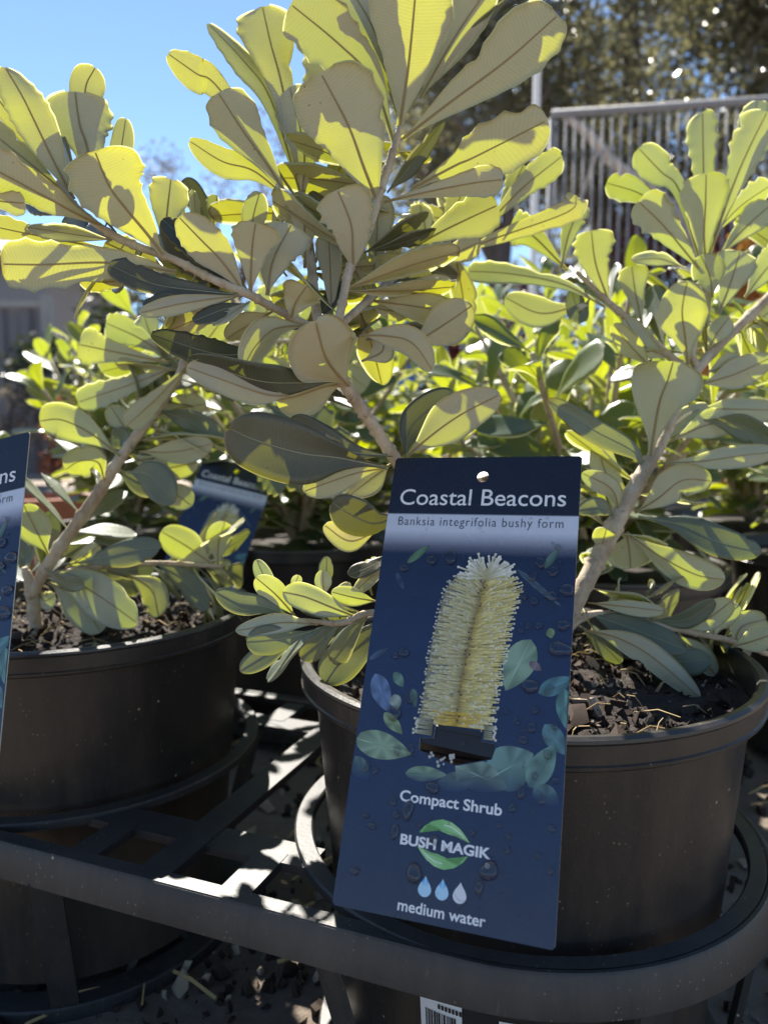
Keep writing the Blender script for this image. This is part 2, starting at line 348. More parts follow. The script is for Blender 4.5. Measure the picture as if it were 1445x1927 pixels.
# ------------------------------------------------------------------ leaves
def profile(shape, t):
    if shape == 'O':
        h = (t/0.76)**1.12 if t < 0.70 else 1-0.085*((0.79-t)/0.09)**2 if t < 0.79 else 1-0.20*((t-0.79)/0.21)**1.6
        if t > 0.925: h *= math.sqrt(max(0.0, 1-((t-0.925)/0.075)**2*0.86))
    elif shape == 'N':
        h = math.sin(math.pi/2*min(1, t/0.62))**1.35 if t < 0.62 else math.sqrt(max(0.0, 1-((t-0.62)/0.38)**2.0*0.97))
    else:
        h = math.sin(math.pi/2*min(1, t/0.60))**1.7 if t < 0.60 else math.sqrt(max(0.0, 1-((t-0.60)/0.40)**2.3*0.985))
    return max(h, 0.085)
US = (-1.0, -0.968, -0.72, -0.36, 0.0, 0.36, 0.72, 0.968, 1.0)
def leaf_bits(mb, spine, ntop, wid, shape, rng, nt=26, fold=None, uvs=None):
    """blade (slot 0) and rolled margin (slot 1) around a spine; ntop = direction of the upper face"""
    k = len(spine)-1
    fold = rng.uniform(0.0, 0.26) if fold is None else fold
    und = rng.uniform(0.02, 0.10)*wid; nick = (rng.choice((-1, 1)), rng.uniform(0.45, 0.92), rng.uniform(0.015, 0.045), rng.uniform(0.12, 0.38)) if rng.random() < 0.38 else None; ph = rng.uniform(0, 6); fr = rng.uniform(5, 9)
    tw = rng.uniform(-0.18, 0.18)
    teeth = {'O': rng.uniform(0.10, 0.19), 'N': rng.uniform(0.05, 0.13), 'S': 0.012}[shape]; nteeth = rng.uniform(4.5, 6.5); p1, p2 = rng.random(), rng.random()
    asym = rng.uniform(-0.06, 0.06)
    base = len(mb.v); rows = []
    L = sum((spine[i+1]-spine[i]).length for i in range(k))
    for i in range(nt+1):
        t = 1-(1-i/nt)**1.35
        a = min(int(t*k), k-1); u = t*k-a
        c = spine[a].lerp(spine[a+1], u); tan = (spine[a+1]-spine[a]).normalized()
        nn = (ntop-tan*ntop.dot(tan)).normalized(); b = tan.cross(nn)
        ca, sa = math.cos(tw*(t-0.3)), math.sin(tw*(t-0.3)); nn, b = nn*ca+b*sa, b*ca-nn*sa
        h = profile(shape, t)*wid/2
        row = []
        for ui in US:
            side = 1 if ui > 0 else -1
            hh = h*(1+asym*side)
            if t > 0.36 and teeth > 0.02:
                f = (t*nteeth*1.5+(p1 if side > 0 else p2)) % 1.0
                hh *= 1-teeth*min(1, (t-0.36)/0.2)*(4*f*(1-f))*(0.7+0.5*math.sin(7*t+9*p1*side))
            elif shape == 'S':
                hh *= 1+0.03*math.sin(9*t+6*p1*side)
            if nick and side == nick[0] and abs(ui) > 0.5: hh *= 1-nick[3]*math.exp(-((t-nick[1])/nick[2])**2)
            x = ui*hh; au = abs(ui)
            z = fold*au**1.3*hh + und*math.sin(fr*t+ph+(1.5 if side > 0 else 0))*au**2*min(1, t*2)
            if au > 0.97: z -= 0.11*hh+0.0004; x *= 0.985
            row.append(c+b*x+nn*z)
        rows.append(row)
    nu = len(US)
    vs = [q for row in rows for q in row]
    fs = [(i*nu+j, i*nu+j+1, (i+1)*nu+j+1, (i+1)*nu+j) for i in range(nt) for j in range(nu-1)]
    # face winding so that the face normal is the upper side
    q = fs[nt//2*(nu-1)+3]; nrm = (vs[q[1]]-vs[q[0]]).cross(vs[q[3]]-vs[q[0]])
    tmid = (spine[min(k, k//2+1)]-spine[k//2]).normalized(); nm = ntop-tmid*ntop.dot(tmid)
    if nrm.dot(nm) < 0: fs = [f[::-1] for f in fs]
    b0 = len(mb.v); mb.v += [tuple(q) for q in vs]
    mb.f += [tuple(i+b0 for i in f) for f in fs]
    mb.m += [1 if (j in (0, nu-2)) else 0 for i in range(nt) for j in range(nu-1)]
    if uvs is not None: uvs += [(ui*(0.5), (1-(1-i/nt)**1.35)*1.1) for i in range(nt+1) for ui in US]
    return L
def rib_bits(mb, spine, ntop, wid, mat_u=0, mat_t=1, nt=18):
    k = len(spine)-1; vs = []; vt = []
    for i in range(nt+1):
        t = i/nt*0.985
        a = min(int(t*k), k-1); u = t*k-a
        c = spine[a].lerp(spine[a+1], u); tan = (spine[a+1]-spine[a]).normalized()
        nn = (ntop-tan*ntop.dot(tan)).normalized(); b = tan.cross(nn)
        r = (0.0125*wid+0.00028)*(1-0.62*t)+0.0001
        vs += [c-b*r-nn*0.0001, c-nn*(r*0.8+0.0002), c+b*r-nn*0.0001]
        vt += [c-b*r*0.40+nn*0.0003, c+b*r*0.40+nn*0.0003]
    mb.add(vs, [(i*3+j, i*3+j+1, i*3+j+4, i*3+j+3) for i in range(nt) for j in (0, 1)], mat_u)
    mb.add(vt, [(i*2, i*2+1, i*2+3, i*2+2) for i in range(nt)], mat_t)
def set_uv(me, uvs):
    uvl = me.uv_layers.new(name='blade')
    li = np.empty(len(me.loops), dtype=np.int32); me.loops.foreach_get('vertex_index', li)
    ua = np.array(uvs, dtype=np.float32); uvl.data.foreach_set('uv', ua[li].ravel())
def hero_leaf(parent, row, rng, blade):
    side, shape, wid, n, pts = row
    n = Vector(n); ntop = n if side == 'T' else -n
    P = [Vector(q) for q in pts]; d = (P[-1]-P[0])
    o0 = P[0].copy()
    if len(P) == 2: P = [P[0], P[0].lerp(P[1], 0.5)+ntop*d.length*0.04, P[1]]
    sp = [q-o0 for q in catmull(P, 30)]
    mb = MB(); uvs = []
    leaf_bits(mb, sp, ntop, wid, shape, rng, 24 if shape == 'S' else 46, uvs=uvs)
    me = mb.mesh('leaf', [blade, M['margin_old'] if side == 'T' else M['margin']]); set_uv(me, uvs)
    ob = bpy.data.objects.new('leaf', me); COL.objects.link(ob); ob.parent = parent; ob.location = o0-parent_loc(parent)
    mr = MB(); rib_bits(mr, sp, ntop, wid)
    r2 = bpy.data.objects.new('midrib', mr.mesh('midrib', [M['midrib'], M['vein_top']])); COL.objects.link(r2); r2.parent = ob
    return ob
def stem(parent, kind, pts):
    P = catmull([q[:3] for q in pts], 14*(len(pts)-1)); k = len(P)-1; rg = random.Random(k*7+len(pts))
    rs = [q[3] for q in pts]; rad = []
    for i in range(k+1):
        t = i/k*(len(rs)-1); a = min(int(t), len(rs)-2); rad.append((rs[a]+(rs[a+1]-rs[a])*(t-a))*(rg.uniform(1.12, 1.34) if i % 7 == 3 and i > 5 else rg.uniform(0.96, 1.05)))
    mb = MB(); mb.tube(P, rad, 12)
    for i in range(4, k-2, 3):                     # leaf scars
        ax = (P[i+1]-P[i]).normalized(); e1 = ax.orthogonal().normalized(); e2 = ax.cross(e1); an = i*2.4
        q = P[i]+(e1*math.cos(an)+e2*math.sin(an))*rad[i]*0.86
        chunk(mb, q, rad[i]*0.34, rg, 0)
    return mb.build(kind, M['bark'], parent)

# ------------------------------------------------------------------ setting: ground, path, far fence
GROUND = MB(); GROUND.add([(-200, -200, 0), (200, -200, 0), (200, 300, 0), (-200, 300, 0)], [(0, 1, 2, 3)])
tag(GROUND.build('ground', M['ground'], smooth=False), 'brown gravelly nursery ground with scattered bark litter', kind='structure')
PA = MB(); PA.add([(-9, 2.55, 0.004), (0.6, 3.1, 0.004), (0.9, 5.6, 0.004), (-9, 5.9, 0.004)], [(0, 1, 2, 3)])
tag(PA.build('path', M['path'], smooth=False), 'sunlit pale gravel path behind the potted shrubs', kind='structure')

def corrugated_fence():
    t = thing('steel_fence', (-5.2, 6.1, 0), 'grey corrugated sheet steel fence behind the left shrub', 'fence')
    x0, x1, y = -7.6, -2.62, 6.1
    nsh = 6; wsh = (x1-x0)/nsh
    for s in range(nsh):
        mb = MB(); vs = []; k = 24
        for i in range(k+1):
            x = x0+s*wsh+wsh*i/k+0.002; ph = (i % 6)/6
            d = 0.0 if ph < 0.35 else (0.03 if 0.5 <= ph < 0.85 else 0.015)
            vs += [(x, y+d, 0.05), (x, y+d, 1.38)]
        mb.add(vs, [(2*i, 2*i+2, 2*i+3, 2*i+1) for i in range(k)])
        mb.build('panel', M['panel'], t, smooth=False)
    for z in (0.06, 1.40):
        mb = MB(); mb.box(((x0+x1)/2, y-0.025, z), (x1-x0, 0.04, 0.05)); mb.build('rail', M['panel_post'], t, smooth=False)
    for x in (x1+0.03, (x0+x1)/2):
        mb = MB(); mb.box((x, y-0.05, 0.73), (0.075, 0.07, 1.46)); mb.build('post', M['panel_post'], t, smooth=False)
corrugated_fence()

def mesh_fence():
    t = thing('mesh_fence', (2.2, 3.4, 0), 'galvanised tube fence with thin vertical bars under the big tree', 'fence')
    A, B = Vector((0.72, 3.47, 0)), Vector((5.2, 2.72, 0)); d = (B-A)
    for z in (1.78, 0.22):
        mb = MB(); mb.tube([A+Vector((0, 0, z)), B+Vector((0, 0, z))], 0.017, 12); mb.build('rail', M['galv'], t)
    nb = 118
    bar = None
    for i in range(nb):
        p = A.lerp(B, (i+0.6)/nb)
        if bar is None:
            mb = MB(); mb.tube([Vector((0, 0, 0.23)), Vector((0, 0, 1.765))], 0.0048, 8)
            bar = mb.mesh('bar', [M['galv']])
        o = bpy.data.objects.new('bar', bar); COL.objects.link(o); o.parent = t; o.location = p-t.location
    for x in (A, B):
        mb = MB(); mb.tube([x+Vector((0, 0, 0)), x+Vector((0, 0, 1.76))], 0.012, 10); mb.build('post', M['galv'], t)
mesh_fence()
mb = MB(); mb.box((0.645, 3.42, 0.96), (0.026, 0.026, 1.92)); mb.box((0.645, 3.42, 1.93), (0.029, 0.029, 0.02))
tag(mb.build('post', M['white'], origin=(0.645, 3.42, 0), smooth=False), 'slim white post standing at the end of the tube fence', 'post')

# ------------------------------------------------------------------ far trees and shrubs
def leaf_cloud(name, mat, parent, centres, rads, count, size, seed, aspect=0.45, drop=0.0):
    rs = np.random.default_rng(seed)
    cen = np.array(centres, float); rad = np.array(rads, float)
    wgt = rad.prod(1) if rad.ndim > 1 else rad**2.3; wgt = wgt/wgt.sum()
    idx = rs.choice(len(cen), count, p=wgt)
    d = rs.normal(size=(count, 3)); d /= np.linalg.norm(d, axis=1)[:, None]
    rr = rs.random(count)**0.45
    rad3 = rad if rad.ndim > 1 else np.repeat(rad[:, None], 3, 1)
    p = cen[idx]+d*rr[:, None]*rad3[idx]
    a = rs.normal(size=(count, 3)); a[:, 2] -= drop; a /= np.linalg.norm(a, axis=1)[:, None]
    b = rs.normal(size=(count, 3)); b -= a*(a*b).sum(1)[:, None]; b /= np.linalg.norm(b, axis=1)[:, None]
    s = size*(0.6+0.8*rs.random(count))[:, None]
    v = np.stack([p-a*s*0.5, p+b*s*aspect*0.5, p+a*s*0.5, p-b*s*aspect*0.5], 1).reshape(-1, 3) - np.array(parent_loc(parent))
    me = bpy.data.meshes.new(name); me.vertices.add(count*4); me.vertices.foreach_set('co', v.astype(np.float32).ravel())
    me.loops.add(count*4); me.loops.foreach_set('vertex_index', np.arange(count*4, dtype=np.int32))
    me.polygons.add(count); me.polygons.foreach_set('loop_start', np.arange(0, count*4, 4, dtype=np.int32)); me.polygons.foreach_set('loop_total', np.full(count, 4, dtype=np.int32))
    me.materials.append(mat); me.update(calc_edges=True); me.validate()
    o = bpy.data.objects.new(name, me); COL.objects.link(o); o.parent = parent
    return o
def tree(name, label, loc, limbs, trunk_r, trunk_h, clumps, mat, count, size, seed, cat='tree', aspect=0.45, bark='trunk', lean=(0, 0)):
    t = thing(name, loc, label, cat); L = Vector(loc); rng = random.Random(seed)
    top = L+Vector((lean[0], lean[1], trunk_h))
    mb = MB(); pts = catmull([L, L.lerp(top, 0.5)+Vector((rng.uniform(-.1, .1)*trunk_r*5, 0, 0)), top], 8)
    mb.tube(pts, [trunk_r*(1.25-0.6*i/8) for i in range(9)], 10); mb.build('trunk', M[bark], t)
    for e in limbs:
        e = Vector(e); mid = top.lerp(e, 0.5)+Vector((rng.uniform(-.2, .2), rng.uniform(-.1, .1), rng.uniform(0, .3)))*0.5
        mb = MB(); mb.tube(catmull([top-Vector((0, 0, trunk_h*0.15)), mid, e], 8), [trunk_r*0.55*(1-0.8*i/8) for i in range(9)], 7); mb.build('limb', M[bark], t)
    leaf_cloud('crown', M[mat], t, [c[:3] for c in clumps], [c[3] for c in clumps], count, size, seed, aspect)
    return t
rng = random.Random(5)
cl = []
for i in range(250):
    x = rng.uniform(0.15, 6.2)**1.0; z = rng.uniform(1.7, 5.6); y = rng.uniform(6.3, 9.2)
    if x < 3.2 and z < 2.7 and rng.random() < 0.45: continue
    if x < 2.4 and z < 3.7 and rng.random() < 0.35: continue
    cl.append((x, y, z, rng.uniform(0.26, 0.60)))
tree('broad_tree', 'large dark olive tree spreading over the tube fence', (2.6, 8.2, 0), [(1.0, 7.0, 3.2), (0.9, 7.4, 4.4), (2.0, 7.0, 5.6), (4.5, 7.2, 4.8), (5.8, 7.6, 3.4), (3.4, 6.9, 3.4)], 0.26, 2.3, cl, 'tree_leaf', 125000, 0.075, 11, aspect=0.5)
mbl = MB(); mbl.tube(catmull([(1.06, 5.0, 2.40), (1.13, 4.9, 2.31), (1.28, 4.85, 2.16), (1.40, 4.8, 2.0), (1.62, 4.8, 1.86), (1.9, 4.85, 1.55), (2.15, 5.0, 0.9), (2.2, 5.0, 0.0)], 28), [0.020+0.0012*i for i in range(29)], 8)
bt = thing('bare_sapling', (2.2, 5.0, 0), 'bare pale leaning sapling just behind the tube fence bars', 'tree'); mbl.build('trunk', M['limb'], bt)
mbl = MB(); mbl.tube(catmull([(1.30, 4.85, 2.14), (1.22, 4.85, 1.9), (1.16, 4.9, 1.7)], 8), 0.011, 6); mbl.build('branch', M['limb'], bt)
# a second dark stem
tree('dark_trunk_tree', 'thin dark trunked tree left of the tube fence', (0.95, 6.4, 0), [(0.5, 6.2, 2.9), (1.3, 6.3, 3.1), (0.2, 6.3, 2.5)], 0.12, 2.0, [(rng.uniform(0.1, 1.5), rng.uniform(6.0, 6.8), rng.uniform(2.4, 4.4), rng.uniform(0.16, 0.34)) for i in range(26)], 'tree_leaf', 5200, 0.07, 21)
# wispy distant trees
for i, (x, y, h, s, lb) in enumerate([(-5.6, 12.5, 4.3, 0.9, 'wispy grey tree showing above the far left leaves'), (-2.4, 12.0, 4.3, 1.0, 'wispy bare tree seen low against the sky left of centre'), (-0.7, 11.5, 4.6, 1.1, 'wispy tree behind the tall shrub stems in the middle'), (-7.4, 11, 3.8, 0.8, 'thin wispy tree at the far left above the house')]):
    cls = [(x+rng.uniform(-1, 1)*s, y+rng.uniform(-.6, .6), h-rng.uniform(0, 2.0), rng.uniform(0.25, 0.55)) for k in range(14)]
    tree('wispy_tree', lb, (x, y, 0), [c[:3] for c in cls[:7]], 0.09, h*0.5, cls, 'wisp_leaf', 2600, 0.07, 31+i)
# shrubs between
def bush(name, label, loc, size, mat, count, lsize, seed, cat='shrub'):
    t = thing(name, loc, label, cat); rg = random.Random(seed)
    for k in range(5):
        e = Vector(loc)+Vector((rg.uniform(-.4, .4)*size[0], rg.uniform(-.4, .4)*size[1], size[2]*rg.uniform(.6, .9)))
        mb = MB(); mb.tube(catmull([loc, Vector(loc).lerp(e, .5)+Vector((0, 0, .05)), e], 6), [0.018*(1-.1*i) for i in range(7)], 6); mb.build('stem', M['trunk'], t)
    cs = [(loc[0]+rg.uniform(-.5, .5)*size[0], loc[1]+rg.uniform(-.5, .5)*size[1], loc[2]+size[2]*rg.uniform(.15, .95)) for k in range(22)]
    leaf_cloud('foliage', M[mat], t, cs, [rg.uniform(.12, .22)*min(size[0], size[2]) + .03 for k in cs], count, lsize, seed)
    return t
bush('maroon_shrub', 'maroon leaved shrub behind the right part of the tube fence', (1.9, 5.2, 0), (1.9, 0.8, 1.75), 'red_leaf', 6500, 0.07, 51)
bush('maroon_shrub', 'maroon leaved shrub glimpsed between the central stems', (0.35, 4.5, 0), (1.0, 0.6, 1.35), 'red_leaf', 4500, 0.06, 52)
bush('orange_shrub', 'orange and yellow leaved shrub at the right end behind the bars', (1.52, 3.05, 0), (0.60, 0.4, 1.12), 'orange_leaf', 3200, 0.06, 53)
bush('rust_shrub', 'rust red leaved shrub beside the end of the steel fence', (-1.95, 4.9, 0), (0.3, 0.3, 0.72), 'rust_leaf', 500, 0.06, 54)
bush('dark_shrub', 'dark green hedge shrub behind the rust red shrub', (-1.7, 5.8, 0), (1.8, 0.7, 1.5), 'dark_leaf', 6000, 0.07, 55)
bush('dark_shrub', 'dark green shrub low behind the tube fence bars', (2.6, 4.5, 0), (2.4, 0.7, 1.15), 'dark_leaf', 7000, 0.07, 56)
bush('dark_shrub', 'dark green shrub beyond the blue tub', (0.1, 5.6, 0), (1.9, 0.7, 1.2), 'dark_leaf', 6000, 0.07, 57)
bush('dry_shrub', 'dry grey green shrub in front of the grey steel fence', (-2.6, 5.3, 0), (0.5, 0.4, 0.7), 'wisp_leaf', 1400, 0.05, 58)
# house beyond the left fence
hs = thing('house', (-6.3, 10.2, 0), 'low grey walled house with slate roof beyond the steel fence', 'house')
mb = MB(); mb.box((-6.6, 10.6, 1.2), (5.4, 3.0, 2.4)); mb.build('wall', M['wall'], hs, smooth=False)
mb = MB(); mb.add([(-9.5, 8.9, 2.405), (-3.65, 8.9, 2.405), (-3.65, 12.3, 2.405), (-9.5, 12.3, 2.405), (-8.6, 10.6, 3.05), (-4.5, 10.6, 3.05)], [(0, 1, 5, 4), (1, 2, 5), (2, 3, 4, 5), (3, 0, 4), (0, 3, 2, 1)]); mb.build('roof', M['roof'], hs, smooth=False)
mb = MB(); mb.box((-6.58, 8.87, 2.36), (5.9, 0.04, 0.16)); mb.build('fascia', M['panel'], hs, smooth=False)
for x in (-5.0, -7.2):
    mb = MB(); mb.box((x, 9.09, 1.75), (0.9, 0.03, 0.9)); f = mb.build('window', M['white'], hs, smooth=False)
    mb = MB(); mb.box((x, 9.07, 1.75), (0.8, 0.02, 0.8)); mb.build('pane', M['glass_dark'], f, smooth=False)

# blue tub and terracotta pot
t = thing('blue_tub', (-0.02, 3.15, 0), 'blue ribbed plastic tub standing behind the central shrub', 'tub')
mb = MB(); prof = [(0.001, 0.01), (0.115, 0.01)]
for i in range(40): prof.append((0.120+0.02*i/40+(0.005 if i % 4 < 2 else 0), 0.02+0.86*i/40))
prof = [(r*1.2, z*1.07) for r, z in prof]+[(0.178, 0.945), (0.178, 0.985), (0.160, 0.985), (0.155, 0.93), (0.001, 0.91)]
mb.lathe(prof, 36, (-0.02, 3.15)); mb.build('body', M['blue'], t, sharp=40)
t = thing('terracotta_pot', (-0.92, 2.05, 0), 'orange terracotta pot on the ground behind the left shrub', 'pot')
mb = MB(); mb.lathe([(0.001, 0.003), (0.08, 0.003), (0.115, 0.20), (0.10, 0.20), (0.09, 0.15), (0.001, 0.15)], 28, (-0.92, 2.05)); mb.build('body', M['terracotta'], t, sharp=40)
mb = MB(); mb.lathe([(0.112, 0.195), (0.132, 0.195), (0.136, 0.25), (0.120, 0.252), (0.112, 0.24)], 28, (-0.92, 2.05), closed=True); mb.build('rim', M['terracotta'], t, sharp=40)

# ------------------------------------------------------------------ pots, soil, tray
RP = (0.094, 0.5066); LP = (-0.266, 0.648)
def pot(c, label, group, tab=None):
    t = thing('plant_pot', (c[0], c[1], 0.012), label, 'pot', group)
    mb = MB()
    prof = [(0.001, 0.013), (0.112, 0.013), (0.119, 0.017), (0.1205, 0.03), (0.1400, 0.258), (0.1365, 0.258), (0.117, 0.035), (0.001, 0.028)]
    mb.lathe(prof, 96, c); mb.build('shell', M['pot'], t, sharp=35)
    mb = MB()
    prof = [(0.1398, 0.2585), (0.1475, 0.2585), (0.1490, 0.2597), (0.1492, 0.2615), (0.1482, 0.2622), (0.1486, 0.2720), (0.1497, 0.2735), (0.1494, 0.2752), (0.1470, 0.2764), (0.1435, 0.2760), (0.1418, 0.2742), (0.1412, 0.2640)]
    mb.lathe(prof, 128, c, closed=True); mb.build('rim', M['pot'], t, sharp=28)
    return t
def soil(c, label, seed, top=0.250, group='potting soil in the shrub pots'):
    rg = random.Random(seed); mb = MB(); k = 26; nn = 56; vs = []
    for i in range(k+1):
        r = 0.1392*i/k if i < k else 0.1385
        for j in range(nn):
            a = 2*math.pi*j/nn
            z = top+0.010*math.exp(-(r/0.06)**2)+rg.uniform(-1, 1)*0.0022 + 0.003*math.sin(a*3+seed)*r/0.14
            vs.append((c[0]+r*math.cos(a), c[1]+r*math.sin(a), z))
    mb.add(vs, [(i*nn+j, i*nn+(j+1) % nn, (i+1)*nn+(j+1) % nn, (i+1)*nn+j) for i in range(k) for j in range(nn)])
    for i in range(2200):
        r = 0.134*math.sqrt(rg.random()); a = rg.uniform(0, 6.283)
        chunk(mb, (c[0]+r*math.cos(a), c[1]+r*math.sin(a), top+0.010*math.exp(-(r/0.06)**2)+rg.uniform(-0.001, 0.003)), (0.0009+0.0045*rg.random()**2)*(1.0 if rg.random() < .94 else 2.0), rg, 1 if rg.random() < 0.93 else 2)  # pale chunks: pale stones, and sunlit patches put in as colour
    for i in range(70):                             # fertiliser beads and grit
        r = 0.132*math.sqrt(rg.random()); a = rg.uniform(0, 6.283); chunk(mb, (c[0]+r*math.cos(a), c[1]+r*math.sin(a), top+0.003+0.010*math.exp(-(r/0.06)**2)), rg.uniform(0.0009, 0.0022), rg, rg.choice((2, 2, 3)))
    for i in range(16):                             # larger bark nuggets, pale ones put in as sunlit lumps
        r = 0.125*math.sqrt(rg.random()); a = rg.uniform(0, 6.283); chunk(mb, (c[0]+r*math.cos(a), c[1]+r*math.sin(a), top+0.004), rg.uniform(0.006, 0.012), rg, rg.choice((1, 1, 2)))
    for i in range(90):
        r = 0.125*math.sqrt(rg.random()); a = rg.uniform(0, 6.283); p = Vector((c[0]+r*math.cos(a), c[1]+r*math.sin(a), top+0.006)); q = p+Vector((rg.uniform(-.02, .02), rg.uniform(-.02, .02), rg.uniform(0, .008)))
        mb.tube([p, p.lerp(q, .5)+Vector((0, 0, .003)), q], 0.00035, 4, 3)
    o = mb.build('potting_soil', [M['soil'], M['chip'], M['chip_pale'], M['straw']], origin=(c[0], c[1], top), sharp=30)
    return tag(o, label, 'soil', group, 'stuff')
PG = 'black plastic pots holding the shrubs'
pot_r = pot(RP, 'round black pot behind the hanging flower tag, standing in the tray', PG)
pot_l = pot(LP, 'round black pot at left, dusty brown side, behind the cut off tag', PG)
soil(RP, 'dark bark potting mix with pale chips in the right pot', 3, 0.2555)
soil(LP, 'dark potting mix with pale chips in the left pot', 4, 0.2570)

# carry tray (axis from the left pot to the right pot)
TA = Vector((0.931, -0.365, 0)).normalized(); TN = Vector((0.365, 0.931, 0)).normalized(); RC = Vector((RP[0], RP[1], 0))
def tp(s, n, z): return RC+TA*s+TN*n+Vector((0, 0, z))
ZD = 0.160; PIT = 0.387
tray = thing('carry_tray', (RP[0]-0.18, RP[1]+0.07, 0), 'black plastic carry tray with cut-out deck holding both pots', 'tray')
def annulus(name, s0, n0, ri, ro, z0, z1, nn=96):
    c = tp(s0, n0, 0); mb = MB(); e = 0.0012
    mb.lathe([(ri, z0), (ro, z0), (ro, z1-e), (ro-e, z1), (ri+e, z1), (ri, z1-e)], nn, (c.x, c.y), closed=True)
    return mb.build(name, M['tray'], tray, sharp=35)
for s0 in (0.0, -PIT, -2*PIT):
    annulus('deck_ring', s0, 0, 0.1425, 0.1548, ZD-0.006, ZD)
    annulus('base_ring', s0, 0, 0.118, 0.140, 0.0, 0.011)
rotT = Matrix((TA, TN, Vector((0, 0, 1)))).transposed()
def bar(name, s0, s1, n0, n1, z0, z1):
    mb = MB(); mb.box(tp((s0+s1)/2, (n0+n1)/2, (z0+z1)/2), (abs(s1-s0), abs(n1-n0), z1-z0), rot=rotT); return mb.build(name, M['tray'], tray, smooth=False)
bar('deck_rail', -0.95, -0.005, -0.1565, -0.1445, ZD-0.0065, ZD-0.0008)
bar('deck_rail', -0.95, -0.005, 0.1445, 0.1565, ZD-0.0065, ZD-0.0008)
for s0 in (-0.5*PIT, -1.5*PIT):
    bar('deck_web', s0-0.011, s0+0.011, -0.1450, 0.1450, ZD-0.0075, ZD-0.0018)
    for sg in (-1, 1):
        for dn in (-1, 1):
            bar('deck_web', s0+sg*0.056-0.010, s0+sg*0.056+0.010, dn*0.147, dn*0.098, ZD-0.0080, ZD-0.0022)
        bar('deck_web', s0-0.085, s0+0.085, sg*0.096-0.012, sg*0.096+0.012, ZD-0.0085, ZD-0.0026)
def offset_outline(off):
    pts = [(-0.95, -0.1570-off)]
    for k in range(1, 24): pts.append((-0.95+0.95*k/24, -0.1570-off))
    for k in range(0, 61):
        a = -math.pi/2+math.pi*k/60; pts.append(((0.1570+off)*math.cos(a), (0.1570+off)*math.sin(a)))
    for k in range(1, 25): pts.append((-0.95*k/24, 0.1570+off))
    return pts
def skirt(z0, z1):
    mb = MB(); lay = [(offset_outline(0.0), z1-0.0015), (offset_outline(-0.0012), z1), (offset_outline(-0.004), z1), (offset_outline(-0.003), z1-0.004), (offset_outline(0.0005), z0), (offset_outline(0.0035), z0), (offset_outline(0.0035), z0+0.001)]
    k = len(lay[0][0]); vs = [tp(q[0], q[1], z) for pts, z in lay for q in pts]; nl = len(lay)
    mb.add(vs, [(a*k+i, a*k+i+1, ((a+1) % nl)*k+i+1, ((a+1) % nl)*k+i) for a in range(nl) for i in range(k-1)])
    return mb.build('skirt', M['tray'], tray, sharp=35)
skirt(ZD-0.0225, ZD)
def leg(s, n):
    d = Vector((s, n, 0))
    mb = MB(); top = tp(s, n, ZD-0.0205); 
    cs = min((0.0, -PIT, -2*PIT), key=lambda q: abs(q-s)); v = Vector((s-cs, n)); v = v/v.length*0.133
    bot = tp(cs+v.x, v.y, 0.006)
    ax = (bot-top); side = Vector((0, 0, 1)).cross(Vector((v.x*TA.x+v.y*TN.x, v.x*TA.y+v.y*TN.y, 0))).normalized(); out = side.cross(ax.normalized())
    vs = [p+side*a*0.0095+out*b*0.002 for p in (top, bot) for a, b in ((-1, -1), (1, -1), (1, 1), (-1, 1))]
    mb.add(vs, [(0, 1, 2, 3), (7, 6, 5, 4), (0, 4, 5, 1), (1, 5, 6, 2), (2, 6, 7, 3), (3, 7, 4, 0)])
    mb.build('leg', M['tray'], tray, smooth=False)
for s, n in ((0.154, 0.0), (0.094, -0.122), (-0.075, -0.1545), (0.09, 0.125), (-0.075, 0.1545), (-PIT+0.115, -0.1545), (-PIT-0.055, -0.1545), (-PIT+0.09, 0.1545), (-PIT-0.08, 0.1545), (-2*PIT+0.09, -0.1545)): leg(s, n)

# stickers on the right pot wall
def wall_sticker(c, a0, wid, z0, z1, label=None, barcode=True):
    def pt(a, z, off=0.0006):
        r = 0.1205+(0.140-0.1205)*(z-0.03)/(0.258-0.03)+off; return (c[0]+r*math.cos(a), c[1]+r*math.sin(a), z)
    da = wid/0.13; k = 10
    mb = MB(); vs = []
    for i in range(k+1): vs += [pt(a0-da/2+da*i/k, z0), pt(a0-da/2+da*i/k, z1)]
    mb.add(vs, [(2*i, 2*i+2, 2*i+3, 2*i+1) for i in range(k)])
    o = mb.build('price_sticker', M['sticker'], pot_r if c == RP else pot_l)
    if barcode:
        mb = MB(); rg = random.Random(9); x = a0-da*0.36
        while x < a0+da*0.36:
            w_ = rg.choice((0.0035, 0.006, 0.009)); 
            mb.add([pt(x, z0+0.004, .0011), pt(x+w_, z0+0.004, .0011), pt(x+w_, z1-0.010, .0011), pt(x, z1-0.010, .0011)], [(0, 1, 2, 3)]); x += w_+rg.choice((0.0035, 0.006))
        mb.build('barcode', M['ink_black'], o, smooth=False)
        mb = MB(); x = a0-da*0.05
        for q in range(7): mb.add([pt(x, z1-0.0075, .0011), pt(x+0.011, z1-0.0075, .0011), pt(x+0.011, z1-0.0045, .0011), pt(x, z1-0.0045, .0011)], [(0, 1, 2, 3)]); x += 0.0165
        mb.build('print_line', M['ink_black'], o, smooth=False)
wall_sticker(RP, R(-119.5), 0.026, 0.050, 0.1125)
wall_sticker(RP, R(-101.5), 0.014, 0.045, 0.1080, barcode=False)

